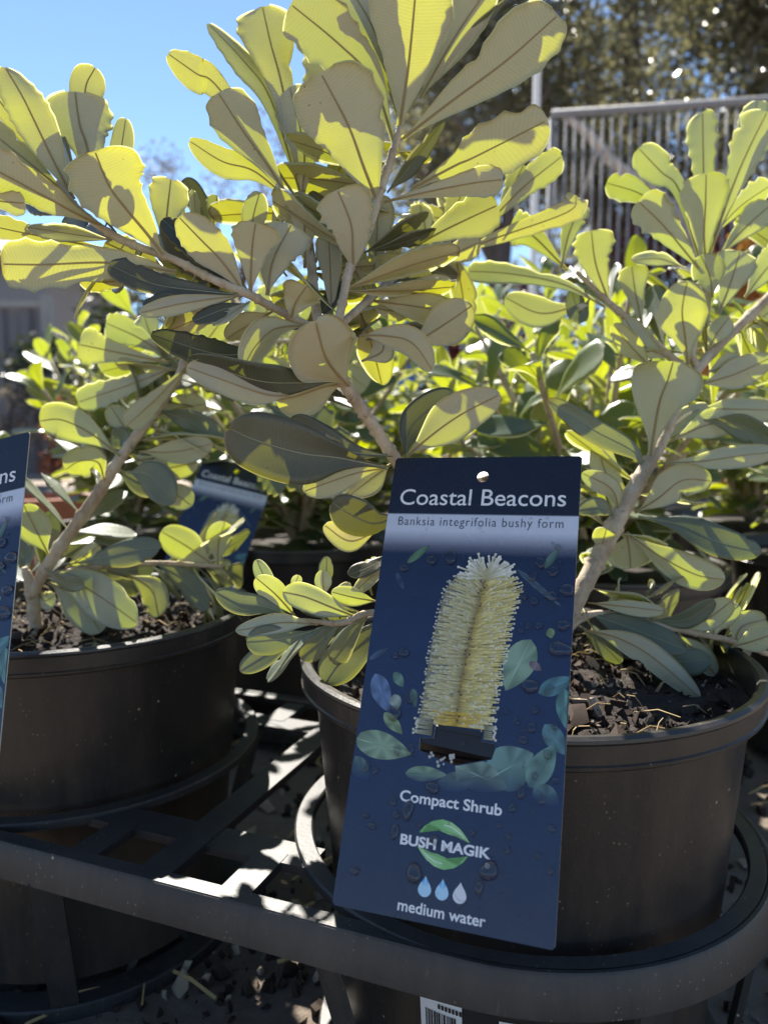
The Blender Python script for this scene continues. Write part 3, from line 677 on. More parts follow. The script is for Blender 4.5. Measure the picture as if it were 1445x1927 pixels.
# litter on the ground
rg = random.Random(77); mb = MB()
for i in range(5200):
    x = rg.gauss(0.0, 0.75); y = rg.uniform(0.12, 2.4)
    chunk(mb, (x, y, rg.uniform(0.001, 0.006)), rg.uniform(0.003, 0.013)*(0.7+0.5*y), rg, 0 if rg.random() < .72 else 1)
for i in range(4200):
    x = rg.uniform(-0.55, 0.6); y = rg.uniform(0.10, 0.75)
    chunk(mb, (x, y, rg.uniform(0.0005, 0.004)), 0.0012+0.007*rg.random()**2.2, rg, 0 if rg.random() < .8 else 1)
for i in range(650):
    x = rg.gauss(0.1, 0.6); y = rg.uniform(0.15, 1.6); p = Vector((x, y, 0.006)); q = p+Vector((rg.uniform(-.05, .05), rg.uniform(-.05, .05), rg.uniform(0, .01)))
    mb.tube([p, p.lerp(q, .5)+Vector((0, 0, .003)), q], rg.uniform(.0006, .0018), 4, 2)
tag(mb.build('bark_litter', [M['chip'], M['chip_pale'], M['straw']], sharp=30), 'loose bark chips and straw scattered under the tray', 'litter', kind='stuff')

# ------------------------------------------------------------------ shrubs in front
MAIN_LEAVES=[
('U','O',0.0523,(0.1019,-0.9913,-0.0828),[(0.0093,0.4763,0.6027),(0.0148,0.4753,0.6409),(0.0193,0.4702,0.6881)]),
('U','O',0.0386,(-0.0259,-0.9955,-0.0907),[(0.0108,0.4756,0.5958),(0.039,0.4726,0.6156),(0.0712,0.4699,0.6376),(0.0996,0.4673,0.6609)]),
('U','O',0.0521,(0.1011,-0.984,-0.1469),[(-0.0032,0.4612,0.5544),(-0.0113,0.453,0.5721),(-0.0201,0.4503,0.5944),(-0.0348,0.448,0.6207)]),
('U','O',0.0413,(-0.4362,-0.8824,-0.1764),[(0.0062,0.4806,0.5958),(-0.0072,0.4898,0.6354),(-0.0272,0.492,0.6568),(-0.0564,0.4945,0.6808)]),
('U','O',0.0336,(-0.066,-0.9589,0.276),[(0.0082,0.4876,0.6146),(-0.0057,0.5034,0.6693),(-0.0277,0.5179,0.7111)]),
('U','N',0.0305,(0.6924,-0.7121,-0.1168),[(0.0217,0.4886,0.6242),(0.0463,0.5087,0.6719),(0.072,0.523,0.7124)]),
('T','N',0.0084,(0.8106,-0.392,-0.435),[(0.0226,0.494,0.628),(0.0533,0.5189,0.6737),(0.0828,0.5324,0.7056)]),
('U','O',0.0344,(0.2182,-0.9524,-0.2128),[(-0.0174,0.4417,0.5131),(-0.0172,0.4378,0.5237),(-0.0181,0.4342,0.537),(-0.0251,0.4309,0.5536)]),
('U','O',0.0293,(-0.1249,-0.9678,0.2187),[(-0.0502,0.4873,0.564),(-0.0494,0.4959,0.5975),(-0.0589,0.5051,0.6379)]),
('U','O',0.0390,(0.2388,-0.9209,0.3081),[(-0.0527,0.494,0.5795),(-0.0639,0.5103,0.6391),(-0.072,0.5185,0.6693),(-0.0782,0.5263,0.696)]),
('U','N',0.0202,(0.2124,-0.8927,0.3974),[(-0.0514,0.4929,0.5697),(-0.072,0.5148,0.634),(-0.0898,0.5226,0.6606),(-0.1139,0.5304,0.6874)]),
('U','N',0.0209,(-0.4062,-0.8877,-0.2168),[(-0.0534,0.4875,0.5659),(-0.1006,0.4996,0.6331),(-0.116,0.5007,0.6438),(-0.1331,0.502,0.6559)]),
('U','O',0.0311,(0.1641,-0.9854,-0.0451),[(-0.0577,0.4823,0.5644),(-0.0711,0.4794,0.5844),(-0.0841,0.4762,0.6018),(-0.0969,0.4732,0.6211)]),
('U','N',0.0178,(-0.2965,-0.8558,-0.4239),[(-0.0593,0.4824,0.5651),(-0.0789,0.484,0.5807),(-0.0975,0.4846,0.5862),(-0.1175,0.4859,0.5986)]),
('U','N',0.0169,(0.5347,-0.8451,-0.0008),[(-0.0803,0.4737,0.5304),(-0.0784,0.4758,0.5503),(-0.0742,0.4775,0.5664)]),
('U','S',0.0099,(0.3975,-0.9135,-0.0867),[(-0.0697,0.4852,0.544),(-0.0638,0.4864,0.5553),(-0.0593,0.4876,0.5666)]),
('U','O',0.0256,(0.1837,-0.9773,0.1055),[(-0.0462,0.4624,0.5188),(-0.0465,0.465,0.5435),(-0.0468,0.4668,0.5599)]),
('U','N',0.0166,(0.9568,-0.2652,-0.1191),[(-0.1121,0.5162,0.5516),(-0.1101,0.5176,0.5654),(-0.1083,0.5188,0.5764)]),
('U','N',0.0135,(0.9386,-0.3116,0.1479),[(-0.1177,0.5058,0.5491),(-0.12,0.5073,0.5626),(-0.1211,0.5087,0.5767)]),
('T','S',0.0162,(0.3215,-0.9085,0.267),[(-0.1107,0.5165,0.5544),(-0.1201,0.5182,0.5705),(-0.1287,0.52,0.5881)]),
('U','O',0.0237,(0.4447,-0.8538,0.2707),[(-0.1203,0.4324,0.5197),(-0.1197,0.44,0.5442),(-0.119,0.4471,0.5639)]),
('U','N',0.0145,(0.2031,-0.9032,0.3782),[(-0.0389,0.4735,0.5288),(-0.0268,0.4855,0.5472),(-0.0222,0.4924,0.5648)]),
('U','N',0.0173,(0.6405,-0.7541,0.1449),[(-0.044,0.4962,0.5531),(-0.033,0.5092,0.5811),(-0.0251,0.5212,0.5997)]),
('T','N',0.0155,(0.2439,-0.7645,0.5966),[(-0.0225,0.4636,0.5296),(-0.0326,0.4762,0.5541),(-0.0447,0.4879,0.5698)]),
('U','O',0.0178,(0.047,-0.9554,0.2916),[(-0.0296,0.4491,0.4879),(-0.0309,0.4568,0.5131),(-0.0325,0.4646,0.5389)]),
('U','N',0.0151,(0.0365,-0.8772,0.4787),[(-0.058,0.4722,0.5161),(-0.0723,0.4842,0.5343),(-0.073,0.491,0.5518)]),
('U','O',0.0434,(-0.2192,-0.787,0.5767),[(0.0119,0.4825,0.6141),(-0.0009,0.5617,0.6977),(-0.013,0.6222,0.7953)]),  # leaves from here added above and behind the view to cast shade below
('U','O',0.0449,(0.4809,-0.7452,0.462),[(0.0135,0.4825,0.6141),(0.0476,0.5738,0.7177),(0.0736,0.6441,0.8122)]),
('U','O',0.0432,(-0.0984,-0.8496,0.5182),[(0.0103,0.4829,0.6173),(0.0207,0.5556,0.7354),(0.03,0.6048,0.821)]),
('T','O',0.0399,(-0.003,-0.8973,0.4415),[(0.0113,0.4827,0.6157),(-0.0216,0.5342,0.7235),(-0.044,0.5594,0.7712)]),
('U','O',0.0440,(0.1289,-0.7291,0.6722),[(0.0089,0.4933,0.6215),(0.015,0.6172,0.7475),(0.008,0.709,0.8556)]),
('U','O',0.0346,(0.232,-0.9431,0.2384),[(0.0154,0.4937,0.6247),(0.0613,0.5342,0.7235),(0.1013,0.5475,0.754)]),
('U','O',0.0355,(0.4059,-0.7209,0.5617),[(-0.0495,0.4877,0.5682),(-0.0449,0.5563,0.6467),(-0.0391,0.6147,0.7235)]),  # last of the top leaves added for their shade
('U','N',0.0219,(0.5602,-0.8172,0.1354),[(-0.155,0.3993,0.5395),(-0.1622,0.3959,0.555),(-0.1694,0.3927,0.5726),(-0.174,0.3889,0.5846),(-0.1822,0.3904,0.5983)]),
('U','O',0.0373,(0.2348,-0.9066,0.3507),[(-0.1467,0.4088,0.5343),(-0.1538,0.4175,0.5695),(-0.16,0.4241,0.5844),(-0.1645,0.4312,0.6042)]),
('U','S',0.0188,(0.5329,-0.7946,0.2909),[(-0.1571,0.4265,0.5597),(-0.1633,0.4415,0.6063),(-0.1596,0.4484,0.6239)]),
('U','S',0.0133,(0.7598,-0.6288,0.1652),[(-0.1441,0.4259,0.554),(-0.1421,0.433,0.5733),(-0.1409,0.4401,0.5936)]),
('U','O',0.0403,(0.38,-0.902,-0.2049),[(-0.1137,0.4067,0.5145),(-0.1201,0.4026,0.5236),(-0.128,0.3937,0.5341),(-0.1341,0.3896,0.5434),(-0.139,0.3861,0.5581)]),
('U','O',0.0243,(0.224,-0.8819,-0.4148),[(-0.1419,0.403,0.5268),(-0.1548,0.3935,0.5325),(-0.1621,0.3889,0.5362),(-0.1822,0.3799,0.5463),(-0.1984,0.3757,0.5542)]),
('U','N',0.0151,(0.3467,-0.8938,0.2843),[(-0.1563,0.3993,0.5403),(-0.184,0.3967,0.5631),(-0.2028,0.3932,0.5777)]),
('U','N',0.0126,(-0.2575,-0.9662,-0.009),[(-0.1608,0.4001,0.5474),(-0.1866,0.4085,0.5798),(-0.2028,0.4108,0.6013)]),
('U','O',0.0122,(-0.0977,-0.8963,-0.4326),[(-0.2026,0.3841,0.5388),(-0.1847,0.3836,0.5342),(-0.1725,0.3835,0.5332)]),
('U','O',0.0277,(0.4366,-0.8984,-0.0472),[(-0.1079,0.4109,0.5063),(-0.1201,0.4009,0.5069),(-0.1388,0.3908,0.5069),(-0.1635,0.3804,0.5037),(-0.1815,0.3753,0.5029)]),
('U','N',0.0131,(0.0707,-0.8252,0.5604),[(-0.1394,0.4074,0.5216),(-0.1617,0.4078,0.5248),(-0.183,0.4081,0.5281)]),
('U','O',0.0146,(-0.1879,-0.8244,-0.5338),[(-0.1413,0.407,0.5172),(-0.1776,0.4128,0.5247),(-0.2108,0.4135,0.5316)]),
('U','O',0.0188,(-0.223,-0.9343,0.2782),[(-0.1106,0.4206,0.5033),(-0.1313,0.4321,0.5168),(-0.1541,0.4383,0.5278)]),
('U','O',0.0163,(-0.1404,-0.7665,-0.6267),[(-0.1211,0.416,0.5073),(-0.1452,0.4206,0.5033),(-0.1648,0.4258,0.5051)]),
('U','N',0.0129,(0.5311,-0.7188,0.4487),[(-0.1137,0.4427,0.5219),(-0.1194,0.4549,0.5424),(-0.1189,0.4616,0.5584)]),
('U','N',0.0218,(0.1004,-0.9701,-0.2212),[(-0.0717,0.4097,0.495),(-0.0831,0.4063,0.5107),(-0.0931,0.4023,0.5209),(-0.1026,0.3983,0.5307)]),
('U','O',0.0269,(0.2452,-0.9462,-0.2111),[(-0.0695,0.4097,0.495),(-0.0678,0.4068,0.5153),(-0.0651,0.4032,0.5292)]),
('U','O',0.0284,(0.0884,-0.9461,0.3116),[(-0.0614,0.4147,0.4951),(-0.0588,0.4218,0.5149),(-0.0498,0.429,0.5351)]),
('T','N',0.0150,(0.1214,-0.8842,0.451),[(-0.0763,0.415,0.4982),(-0.097,0.4221,0.5174),(-0.1195,0.4292,0.5376)]),
('T','O',0.0161,(0.4665,-0.797,0.3837),[(-0.0748,0.4096,0.4945),(-0.0911,0.3944,0.4937),(-0.1121,0.3846,0.4952),(-0.1321,0.3804,0.5034)]),
('U','N',0.0100,(0.5861,-0.7517,0.3024),[(-0.0744,0.4045,0.4933),(-0.0965,0.3836,0.4862),(-0.1141,0.3678,0.479)]),
('T','N',0.0098,(0.3524,-0.6092,0.7104),[(-0.0753,0.4097,0.4953),(-0.0978,0.3891,0.4907),(-0.1141,0.3732,0.4833)]),
('T','N',0.0104,(0.4275,-0.6667,0.6105),[(-0.0704,0.4092,0.4904),(-0.0818,0.3934,0.4839),(-0.0929,0.3827,0.4772)]),
('U','N',0.0093,(-0.0283,-0.555,0.8314),[(-0.0689,0.4041,0.4901),(-0.0762,0.3933,0.4826),(-0.0828,0.3824,0.4751)]),
('U','O',0.0234,(0.1146,-0.8259,-0.5521),[(-0.0482,0.4084,0.4827),(-0.0455,0.4041,0.4895),(-0.0392,0.3999,0.4973)]),
('U','S',0.0144,(0.0367,-0.8198,-0.5715),[(-0.0602,0.4292,0.4894),(-0.0742,0.4335,0.4828),(-0.0884,0.4378,0.4753)]),
('U','N',0.0139,(-0.3042,-0.9294,-0.2092),[(-0.0849,0.4299,0.4966),(-0.1048,0.4389,0.4865),(-0.1285,0.4482,0.4789)]),
('U','S',0.0381,(0.4488,-0.6023,-0.6602),[(-0.019,0.4249,0.4487),(-0.0259,0.4105,0.4556),(-0.0303,0.3963,0.4632),(-0.0333,0.3827,0.4775)]),
('U','S',0.0196,(0.8423,-0.5136,-0.1633),[(-0.0414,0.4233,0.4809),(-0.056,0.4078,0.4772),(-0.0648,0.3967,0.4673),(-0.0695,0.3854,0.4554)]),
('T','N',0.0184,(0.4803,-0.8679,0.1268),[(-0.0661,0.4372,0.4702),(-0.082,0.4267,0.4654),(-0.097,0.4167,0.4667),(-0.1209,0.4075,0.4744)]),
('T','S',0.0186,(0.5069,-0.7739,-0.3796),[(-0.0239,0.4252,0.4515),(-0.0449,0.4048,0.4491),(-0.0645,0.3898,0.4495),(-0.094,0.3757,0.4589)]),
('U','S',0.0169,(0.5608,-0.8059,0.1899),[(-0.0491,0.4041,0.4423),(-0.06,0.3941,0.4426),(-0.0784,0.3797,0.4488),(-0.0947,0.3753,0.4546)]),
('U','S',0.0260,(0.2354,-0.9022,-0.3615),[(-0.0213,0.4301,0.4501),(-0.0327,0.4248,0.4481),(-0.0472,0.4243,0.4432),(-0.0591,0.4241,0.4406)]),
('T','S',0.0330,(0.6269,-0.7785,-0.0302),[(0.0017,0.4402,0.4033),(-0.0242,0.4158,0.4096),(-0.0433,0.401,0.4126),(-0.0645,0.3867,0.4196),(-0.0755,0.3772,0.4254)]),
('T','S',0.0183,(0.5378,-0.8365,0.1047),[(0.0054,0.446,0.4098),(-0.0186,0.4312,0.4126),(-0.0356,0.4219,0.4201),(-0.05,0.413,0.4306)]),
('U','S',0.0136,(0.4987,-0.7053,0.5039),[(-0.0242,0.4267,0.418),(-0.0385,0.4225,0.4259),(-0.0489,0.4179,0.4301)]),
('U','S',0.0166,(0.6769,-0.7345,0.0485),[(0.0017,0.4452,0.403),(-0.0151,0.4249,0.401),(-0.0274,0.4145,0.3973),(-0.0424,0.4039,0.3924)]),
('U','S',0.0164,(0.0497,-0.8589,0.5098),[(0.0045,0.4505,0.4053),(-0.0069,0.4446,0.3969),(-0.0196,0.4386,0.3875)]),
('T','S',0.0221,(0.6542,-0.7354,-0.1768),[(0.0135,0.4575,0.3764),(-0.0038,0.4369,0.3715),(-0.0171,0.4274,0.3771),(-0.0283,0.4182,0.3851)]),
('U','S',0.0142,(0.5432,-0.8041,0.2415),[(-0.0023,0.4465,0.3672),(-0.019,0.4359,0.3615),(-0.0334,0.4269,0.3718)]),
('T','S',0.0108,(0.1995,-0.6033,0.7721),[(0.0056,0.4549,0.3517),(-0.007,0.4442,0.3456),(-0.0202,0.4338,0.3419)]),
('U','S',0.0094,(0.0729,-0.6242,0.7778),[(0.004,0.4539,0.3422),(-0.007,0.4436,0.3394),(-0.0168,0.4377,0.3311)]),
('U','S',0.0251,(-0.3077,-0.9514,0.0121),[(0.0129,0.4509,0.409),(0.0269,0.4422,0.4214),(0.0431,0.4384,0.4331),(0.0649,0.4345,0.4445)]),
('T','S',0.0226,(0.4241,-0.8792,0.2174),[(0.0127,0.4558,0.4082),(0.0169,0.4679,0.4276),(0.0425,0.4802,0.4486)]),
('U','S',0.0161,(-0.5147,-0.8562,-0.045),[(-0.0135,0.4278,0.4758),(0.0007,0.4227,0.4752),(0.0147,0.4121,0.4703),(0.0253,0.4055,0.4555)]),
('U','S',0.0256,(-0.198,-0.9802,-0.0056),[(0.0132,0.4576,0.4724),(0.034,0.4538,0.4847),(0.0503,0.4499,0.4955)]),
('T','S',0.0143,(0.578,-0.5831,-0.5708),[(-0.0097,0.4377,0.4747),(0.0117,0.4585,0.4817),(0.0246,0.4682,0.4782)]),
('U','S',0.0157,(0.5703,-0.7437,0.3486),[(-0.0126,0.4365,0.4628),(-0.0008,0.4472,0.4698),(-0.0023,0.4536,0.4825)]),
('U','O',0.0184,(-0.2739,-0.9562,-0.1037),[(0.0002,0.4613,0.5559),(0.026,0.4516,0.559),(0.0504,0.4469,0.5621),(0.0656,0.4419,0.5623)]),
('U','O',0.0347,(0.2101,-0.9236,-0.3206),[(0.0167,0.4777,0.5683),(0.0428,0.4792,0.5822),(0.0545,0.4797,0.5873),(0.0978,0.482,0.6091)]),
('U','O',0.0289,(-0.1826,-0.9636,-0.1953),[(0.0203,0.4845,0.5369),(0.0323,0.48,0.5427),(0.0494,0.4758,0.55),(0.0671,0.4715,0.557)]),
('T','N',0.0188,(0.8376,-0.3756,-0.3967),[(0.002,0.4671,0.563),(0.0183,0.4795,0.5857),(0.0388,0.4928,0.6163)]),
('T','N',0.0161,(0.6423,-0.2812,-0.713),[(-0.0111,0.4531,0.5254),(0.007,0.4646,0.5389),(0.0263,0.471,0.552)]),
('T','N',0.0116,(0.4876,-0.4182,-0.7664),[(-0.0099,0.4531,0.526),(0.0117,0.4641,0.5342),(0.0307,0.47,0.5427)]),
('U','O',0.0237,(0.321,-0.9441,-0.0749),[(0.0662,0.5575,0.5618),(0.0977,0.566,0.595),(0.1271,0.5736,0.6196)]),
('U','O',0.0185,(-0.1202,-0.9792,0.1634),[(0.0789,0.5686,0.572),(0.0903,0.571,0.5946),(0.0998,0.573,0.6135)]),
('U','O',0.0218,(0.2869,-0.9324,-0.2199),[(0.0577,0.546,0.5484),(0.0767,0.552,0.5573),(0.1289,0.5591,0.5771),(0.1349,0.5603,0.5886)]),
('U','O',0.0200,(-0.2793,-0.9416,0.1879),[(0.131,0.5858,0.544),(0.1369,0.5884,0.5695),(0.1459,0.5907,0.5911)]),
('U','O',0.0301,(-0.1233,-0.9909,-0.0534),[(0.1385,0.5958,0.5442),(0.1112,0.5987,0.5713),(0.0952,0.5994,0.578)]),
('U','O',0.0182,(0.4411,-0.8471,-0.2964),[(0.0199,0.5141,0.5317),(0.0432,0.525,0.5402),(0.065,0.5311,0.5502)]),
('U','O',0.0172,(-0.1813,-0.8398,0.5118),[(0.0041,0.4924,0.5168),(0.0059,0.5048,0.539),(0.0043,0.5167,0.5568)]),
('U','O',0.0193,(0.1413,-0.8462,0.5138),[(0.0273,0.5248,0.5384),(0.0279,0.5372,0.5603),(0.0247,0.5492,0.5793)]),
('U','O',0.0212,(0.1891,-0.9247,0.3305),[(0.035,0.5357,0.546),(0.0467,0.5483,0.5702),(0.0545,0.5554,0.59)]),
('U','S',0.0155,(0.2835,-0.9087,-0.3065),[(0.0008,0.4868,0.511),(0.0224,0.4919,0.5119),(0.0427,0.4975,0.5178)]),
('U','S',0.0171,(0.1385,-0.9891,0.0502),[(-0.0008,0.4866,0.5093),(0.0124,0.491,0.5036),(0.029,0.49,0.4937)]),
('T','S',0.0135,(0.4583,-0.726,-0.5127),[(0.0041,0.4922,0.5152),(0.0262,0.5034,0.5255),(0.0475,0.5133,0.5241)]),
('U','S',0.0144,(0.3694,-0.8809,-0.296),[(-0.0103,0.4704,0.4987),(0.0056,0.4752,0.4964),(0.0171,0.4808,0.502)]),
('T','S',0.0136,(-0.2739,-0.7767,0.5672),[(-0.0232,0.462,0.5141),(-0.03,0.4555,0.5009),(-0.0357,0.4495,0.491)]),
('U','O',0.0344,(-0.2394,-0.97,0.0418),[(0.1727,0.6035,0.5219),(0.1625,0.6066,0.5507),(0.1588,0.6093,0.577)]),
('U','O',0.0210,(-0.0686,-0.9411,0.331),[(0.169,0.6032,0.5187),(0.1388,0.6102,0.537),(0.0985,0.6162,0.5462),(0.0659,0.6215,0.5493)]),
('U','O',0.0245,(-0.4391,-0.8893,0.1278),[(0.1963,0.5965,0.503),(0.1927,0.6044,0.53),(0.1898,0.6065,0.5503)]),
('U','S',0.0251,(-0.1633,-0.9816,0.0986),[(0.1565,0.6138,0.5236),(0.1244,0.618,0.5161),(0.0959,0.6244,0.5294)]),
('T','S',0.0177,(0.0008,-0.9943,0.1063),[(0.1607,0.6142,0.5277),(0.1524,0.6129,0.5153),(0.1462,0.6149,0.5339)]),
('U','O',0.0268,(-0.3143,-0.9476,0.0566),[(0.2404,0.6074,0.5584),(0.228,0.6178,0.6098),(0.2158,0.6245,0.6254),(0.1984,0.6264,0.6436)]),
('U','O',0.0269,(-0.4687,-0.8653,0.1778),[(0.2502,0.6181,0.5648),(0.2511,0.6295,0.6258),(0.2523,0.6399,0.6761)]),
('U','O',0.0350,(-0.0476,-0.9912,0.1235),[(0.2485,0.6072,0.5564),(0.2661,0.6125,0.6075),(0.2787,0.6157,0.6375),(0.2938,0.6189,0.6679)]),
('U','O',0.0221,(-0.3744,-0.8561,0.3562),[(0.2693,0.6233,0.6143),(0.2833,0.6324,0.6533),(0.2966,0.6408,0.6849)]),
('U','O',0.0369,(-0.4537,-0.8788,-0.1481),[(0.2448,0.6012,0.5472),(0.2411,0.5986,0.5709),(0.2402,0.596,0.5933),(0.2385,0.5931,0.6142)]),
('U','O',0.0324,(-0.0591,-0.9633,-0.2617),[(0.2408,0.601,0.5452),(0.2231,0.5978,0.5633),(0.2068,0.5945,0.5791),(0.1881,0.591,0.5938)]),
('U','O',0.0227,(-0.5551,-0.6586,-0.508),[(0.2314,0.6089,0.5726),(0.2025,0.6172,0.6041),(0.1735,0.6236,0.6168)]),
('U','O',0.0231,(0.4658,-0.849,-0.2493),[(0.2518,0.6089,0.5726),(0.2745,0.6164,0.5963),(0.3004,0.6233,0.6143)]),
('U','O',0.0253,(-0.2321,-0.9151,0.3296),[(0.2559,0.6072,0.5564),(0.2762,0.6095,0.5787),(0.2987,0.6116,0.5989)]),
('U','S',0.0136,(0.0486,-0.9015,0.43),[(0.2275,0.596,0.5461),(0.2074,0.5968,0.5533),(0.1862,0.5967,0.5521)]),
('U','O',0.0324,(-0.168,-0.9728,0.1595),[(0.2523,0.5925,0.5123),(0.2615,0.595,0.5362),(0.2684,0.5974,0.5593)]),
('U','S',0.0256,(-0.6923,-0.7121,-0.1166),[(0.2475,0.5937,0.5242),(0.2455,0.5954,0.5402),(0.2387,0.5971,0.5561)]),
('U','O',0.0268,(0.2318,-0.9618,0.1454),[(0.2809,0.6142,0.5277),(0.2983,0.6262,0.5462),(0.3151,0.6284,0.5671)]),
('U','S',0.0343,(-0.2714,-0.9483,-0.1648),[(0.2251,0.5781,0.4716),(0.2208,0.5755,0.4944),(0.2169,0.5723,0.5119),(0.2188,0.5694,0.5321)]),
('U','S',0.0493,(-0.4318,-0.895,-0.1117),[(0.1899,0.5509,0.4037),(0.1928,0.5449,0.442),(0.1973,0.5417,0.4595),(0.1991,0.538,0.4719)]),
('U','S',0.0168,(-0.1352,-0.7872,-0.6017),[(0.1991,0.578,0.47),(0.1809,0.5694,0.4842),(0.1636,0.561,0.5001)]),
('T','S',0.0174,(0.245,-0.9557,0.163),[(0.1857,0.5499,0.3943),(0.1768,0.5465,0.4095),(0.1461,0.5431,0.4253),(0.1137,0.5402,0.4458)]),
('U','S',0.0179,(-0.2047,-0.9278,0.3118),[(0.1959,0.5506,0.4011),(0.2258,0.5458,0.4028),(0.2491,0.5412,0.4067),(0.2734,0.5365,0.4098)]),
('U','S',0.0247,(-0.3017,-0.9448,-0.128),[(0.176,0.537,0.367),(0.1892,0.5281,0.3783),(0.2034,0.5244,0.3906),(0.2212,0.5193,0.3906)]),
('T','S',0.0218,(-0.2335,-0.9069,0.3506),[(0.1782,0.5367,0.3644),(0.2042,0.5262,0.3597),(0.2255,0.515,0.3495),(0.2525,0.5093,0.3431)]),
('U','S',0.0235,(-0.4038,-0.908,-0.1117),[(0.17,0.5355,0.3533),(0.1892,0.524,0.3389),(0.2124,0.5177,0.3267),(0.2302,0.5124,0.3241)]),
('U','S',0.0355,(-0.1452,-0.9456,-0.2912),[(0.17,0.5355,0.3529),(0.1738,0.5392,0.3402),(0.1762,0.5428,0.3263)]),
('U','S',0.0155,(-0.1838,-0.8818,-0.4344),[(0.1496,0.5243,0.3422),(0.1497,0.5202,0.3505),(0.1504,0.516,0.3587)]),
('U','S',0.0150,(-0.1075,-0.9337,-0.3415),[(0.1651,0.537,0.367),(0.1566,0.5288,0.3844),(0.1364,0.5299,0.3954)]),
('T','S',0.0133,(0.3412,-0.8812,0.3271),[(0.1633,0.5366,0.3633),(0.1493,0.5274,0.3717),(0.1328,0.5272,0.3699)]),
('U','S',0.0181,(-0.3026,-0.9504,0.0726),[(0.2011,0.5088,0.2905),(0.2162,0.5047,0.2988),(0.2307,0.5011,0.3123)]),
('T','S',0.0141,(-0.1457,-0.9761,-0.1611),[(0.1806,0.5095,0.2966),(0.202,0.5047,0.2988),(0.2194,0.5011,0.3123)]),
('U','S',0.0108,(-0.2739,-0.8829,0.3813),[(0.1378,0.5107,0.3087),(0.1612,0.5006,0.3081),(0.1841,0.4954,0.3065)]),
('U','S',0.0193,(-0.0811,-0.9751,0.2066),[(0.2363,0.5078,0.2808),(0.2417,0.509,0.2923),(0.2578,0.5096,0.2976)]),
('U','S',0.0179,(-0.6958,-0.6329,0.3395),[(0.23,0.4978,0.2815),(0.241,0.4885,0.2887),(0.2548,0.4795,0.2982)]),
('U','S',0.0175,(-0.3519,-0.9303,0.1035),[(0.1331,0.499,0.2927),(0.1512,0.4887,0.2905),(0.1719,0.4826,0.2799),(0.1989,0.4701,0.2571)]),
('T','S',0.0204,(-0.2548,-0.8338,0.4898),[(0.1385,0.51,0.3012),(0.1612,0.4992,0.2948),(0.1941,0.483,0.2843)]),
('T','S',0.0187,(-0.4119,-0.9063,0.095),[(0.1806,0.5071,0.2737),(0.1965,0.4968,0.272),(0.2138,0.4921,0.2752)]),
('T','S',0.0135,(-0.557,-0.8283,0.0603),[(0.1321,0.5091,0.293),(0.1436,0.4981,0.2843),(0.1555,0.4919,0.2725)]),
('U','S',0.0149,(-0.1875,-0.9468,-0.2615),[(0.1932,0.5086,0.2887),(0.2111,0.5073,0.2762),(0.2259,0.5105,0.2585)]),
('U','S',0.0168,(-0.0518,-0.9882,0.144),[(0.2219,0.5081,0.2833),(0.2255,0.5094,0.2958),(0.2399,0.5105,0.3066)]),
('U','S',0.0234,(-0.1029,-0.9856,-0.134),[(0.2367,0.5869,0.4588),(0.2613,0.5826,0.4661),(0.2874,0.5789,0.4786)]),
('U','S',0.0211,(-0.1589,-0.9363,0.3131),[(0.2347,0.5849,0.4405),(0.2613,0.5799,0.4404),(0.2925,0.5748,0.4394)]),
('U','S',0.0179,(0.1381,-0.9688,-0.2057),[(0.2435,0.5879,0.4684),(0.2555,0.5883,0.4724),(0.2684,0.589,0.4796)]),
('U','S',0.0179,(-0.3288,-0.8913,0.3122),[(0.2447,0.5897,0.486),(0.2515,0.591,0.4983),(0.2603,0.5922,0.5095)]),
('T','S',0.0200,(-0.5039,-0.8307,-0.2364),[(0.2354,0.574,0.4324),(0.2583,0.5635,0.4284),(0.2784,0.5523,0.417)]),
('U','S',0.0224,(0.3188,-0.9475,0.0228),[(0.208,0.5623,0.4168),(0.2393,0.5736,0.4285),(0.2716,0.5841,0.4325)]),
('U','S',0.0209,(0.1212,-0.8553,0.5038),[(0.2856,0.6218,0.5043),(0.3031,0.6329,0.5141),(0.3298,0.6449,0.5329)]),
('U','S',0.0204,(-0.2124,-0.9769,0.0237),[(0.2174,0.5889,0.4784),(0.1954,0.59,0.4883),(0.1829,0.5972,0.509)]),
('U','S',0.0194,(-0.2352,-0.9185,0.3179),[(0.1761,0.5429,0.3758),(0.1601,0.5549,0.394),(0.1558,0.5623,0.4168)]),
('U','S',0.0193,(-0.0799,-0.7443,0.6631),[(0.2003,0.5619,0.413),(0.2157,0.5736,0.4285),(0.2435,0.5853,0.4445)]),
('T','S',0.0133,(0.4202,-0.8255,0.3769),[(-0.0483,0.4214,0.3195),(-0.0654,0.4172,0.3274),(-0.0791,0.4125,0.3306),(-0.0905,0.4082,0.3377)]),
('U','S',0.0143,(0.2121,-0.97,-0.1189),[(-0.0489,0.4215,0.3204),(-0.0595,0.4179,0.3339),(-0.0698,0.414,0.3444)]),
('U','S',0.0098,(0.2916,-0.9172,0.2716),[(-0.0564,0.4271,0.3258),(-0.0654,0.4283,0.3377),(-0.072,0.4298,0.3518)]),
('U','S',0.0160,(0.3911,-0.9002,0.1917),[(-0.0164,0.4264,0.3198),(-0.0278,0.422,0.3254),(-0.0436,0.4178,0.333),(-0.0553,0.4131,0.3367)]),
('U','S',0.0112,(0.3014,-0.9459,-0.1199),[(-0.0032,0.4322,0.3271),(-0.0158,0.4275,0.3302),(-0.0293,0.423,0.3346)]),
('U','S',0.0117,(0.3719,-0.7356,0.5662),[(-0.037,0.421,0.3163),(-0.0559,0.4114,0.3199),(-0.0789,0.4011,0.3179)]),
('T','S',0.0170,(0.5002,-0.8582,0.1151),[(-0.0388,0.4207,0.3133),(-0.053,0.4105,0.3118),(-0.0638,0.4055,0.3117),(-0.0732,0.4005,0.3125)]),
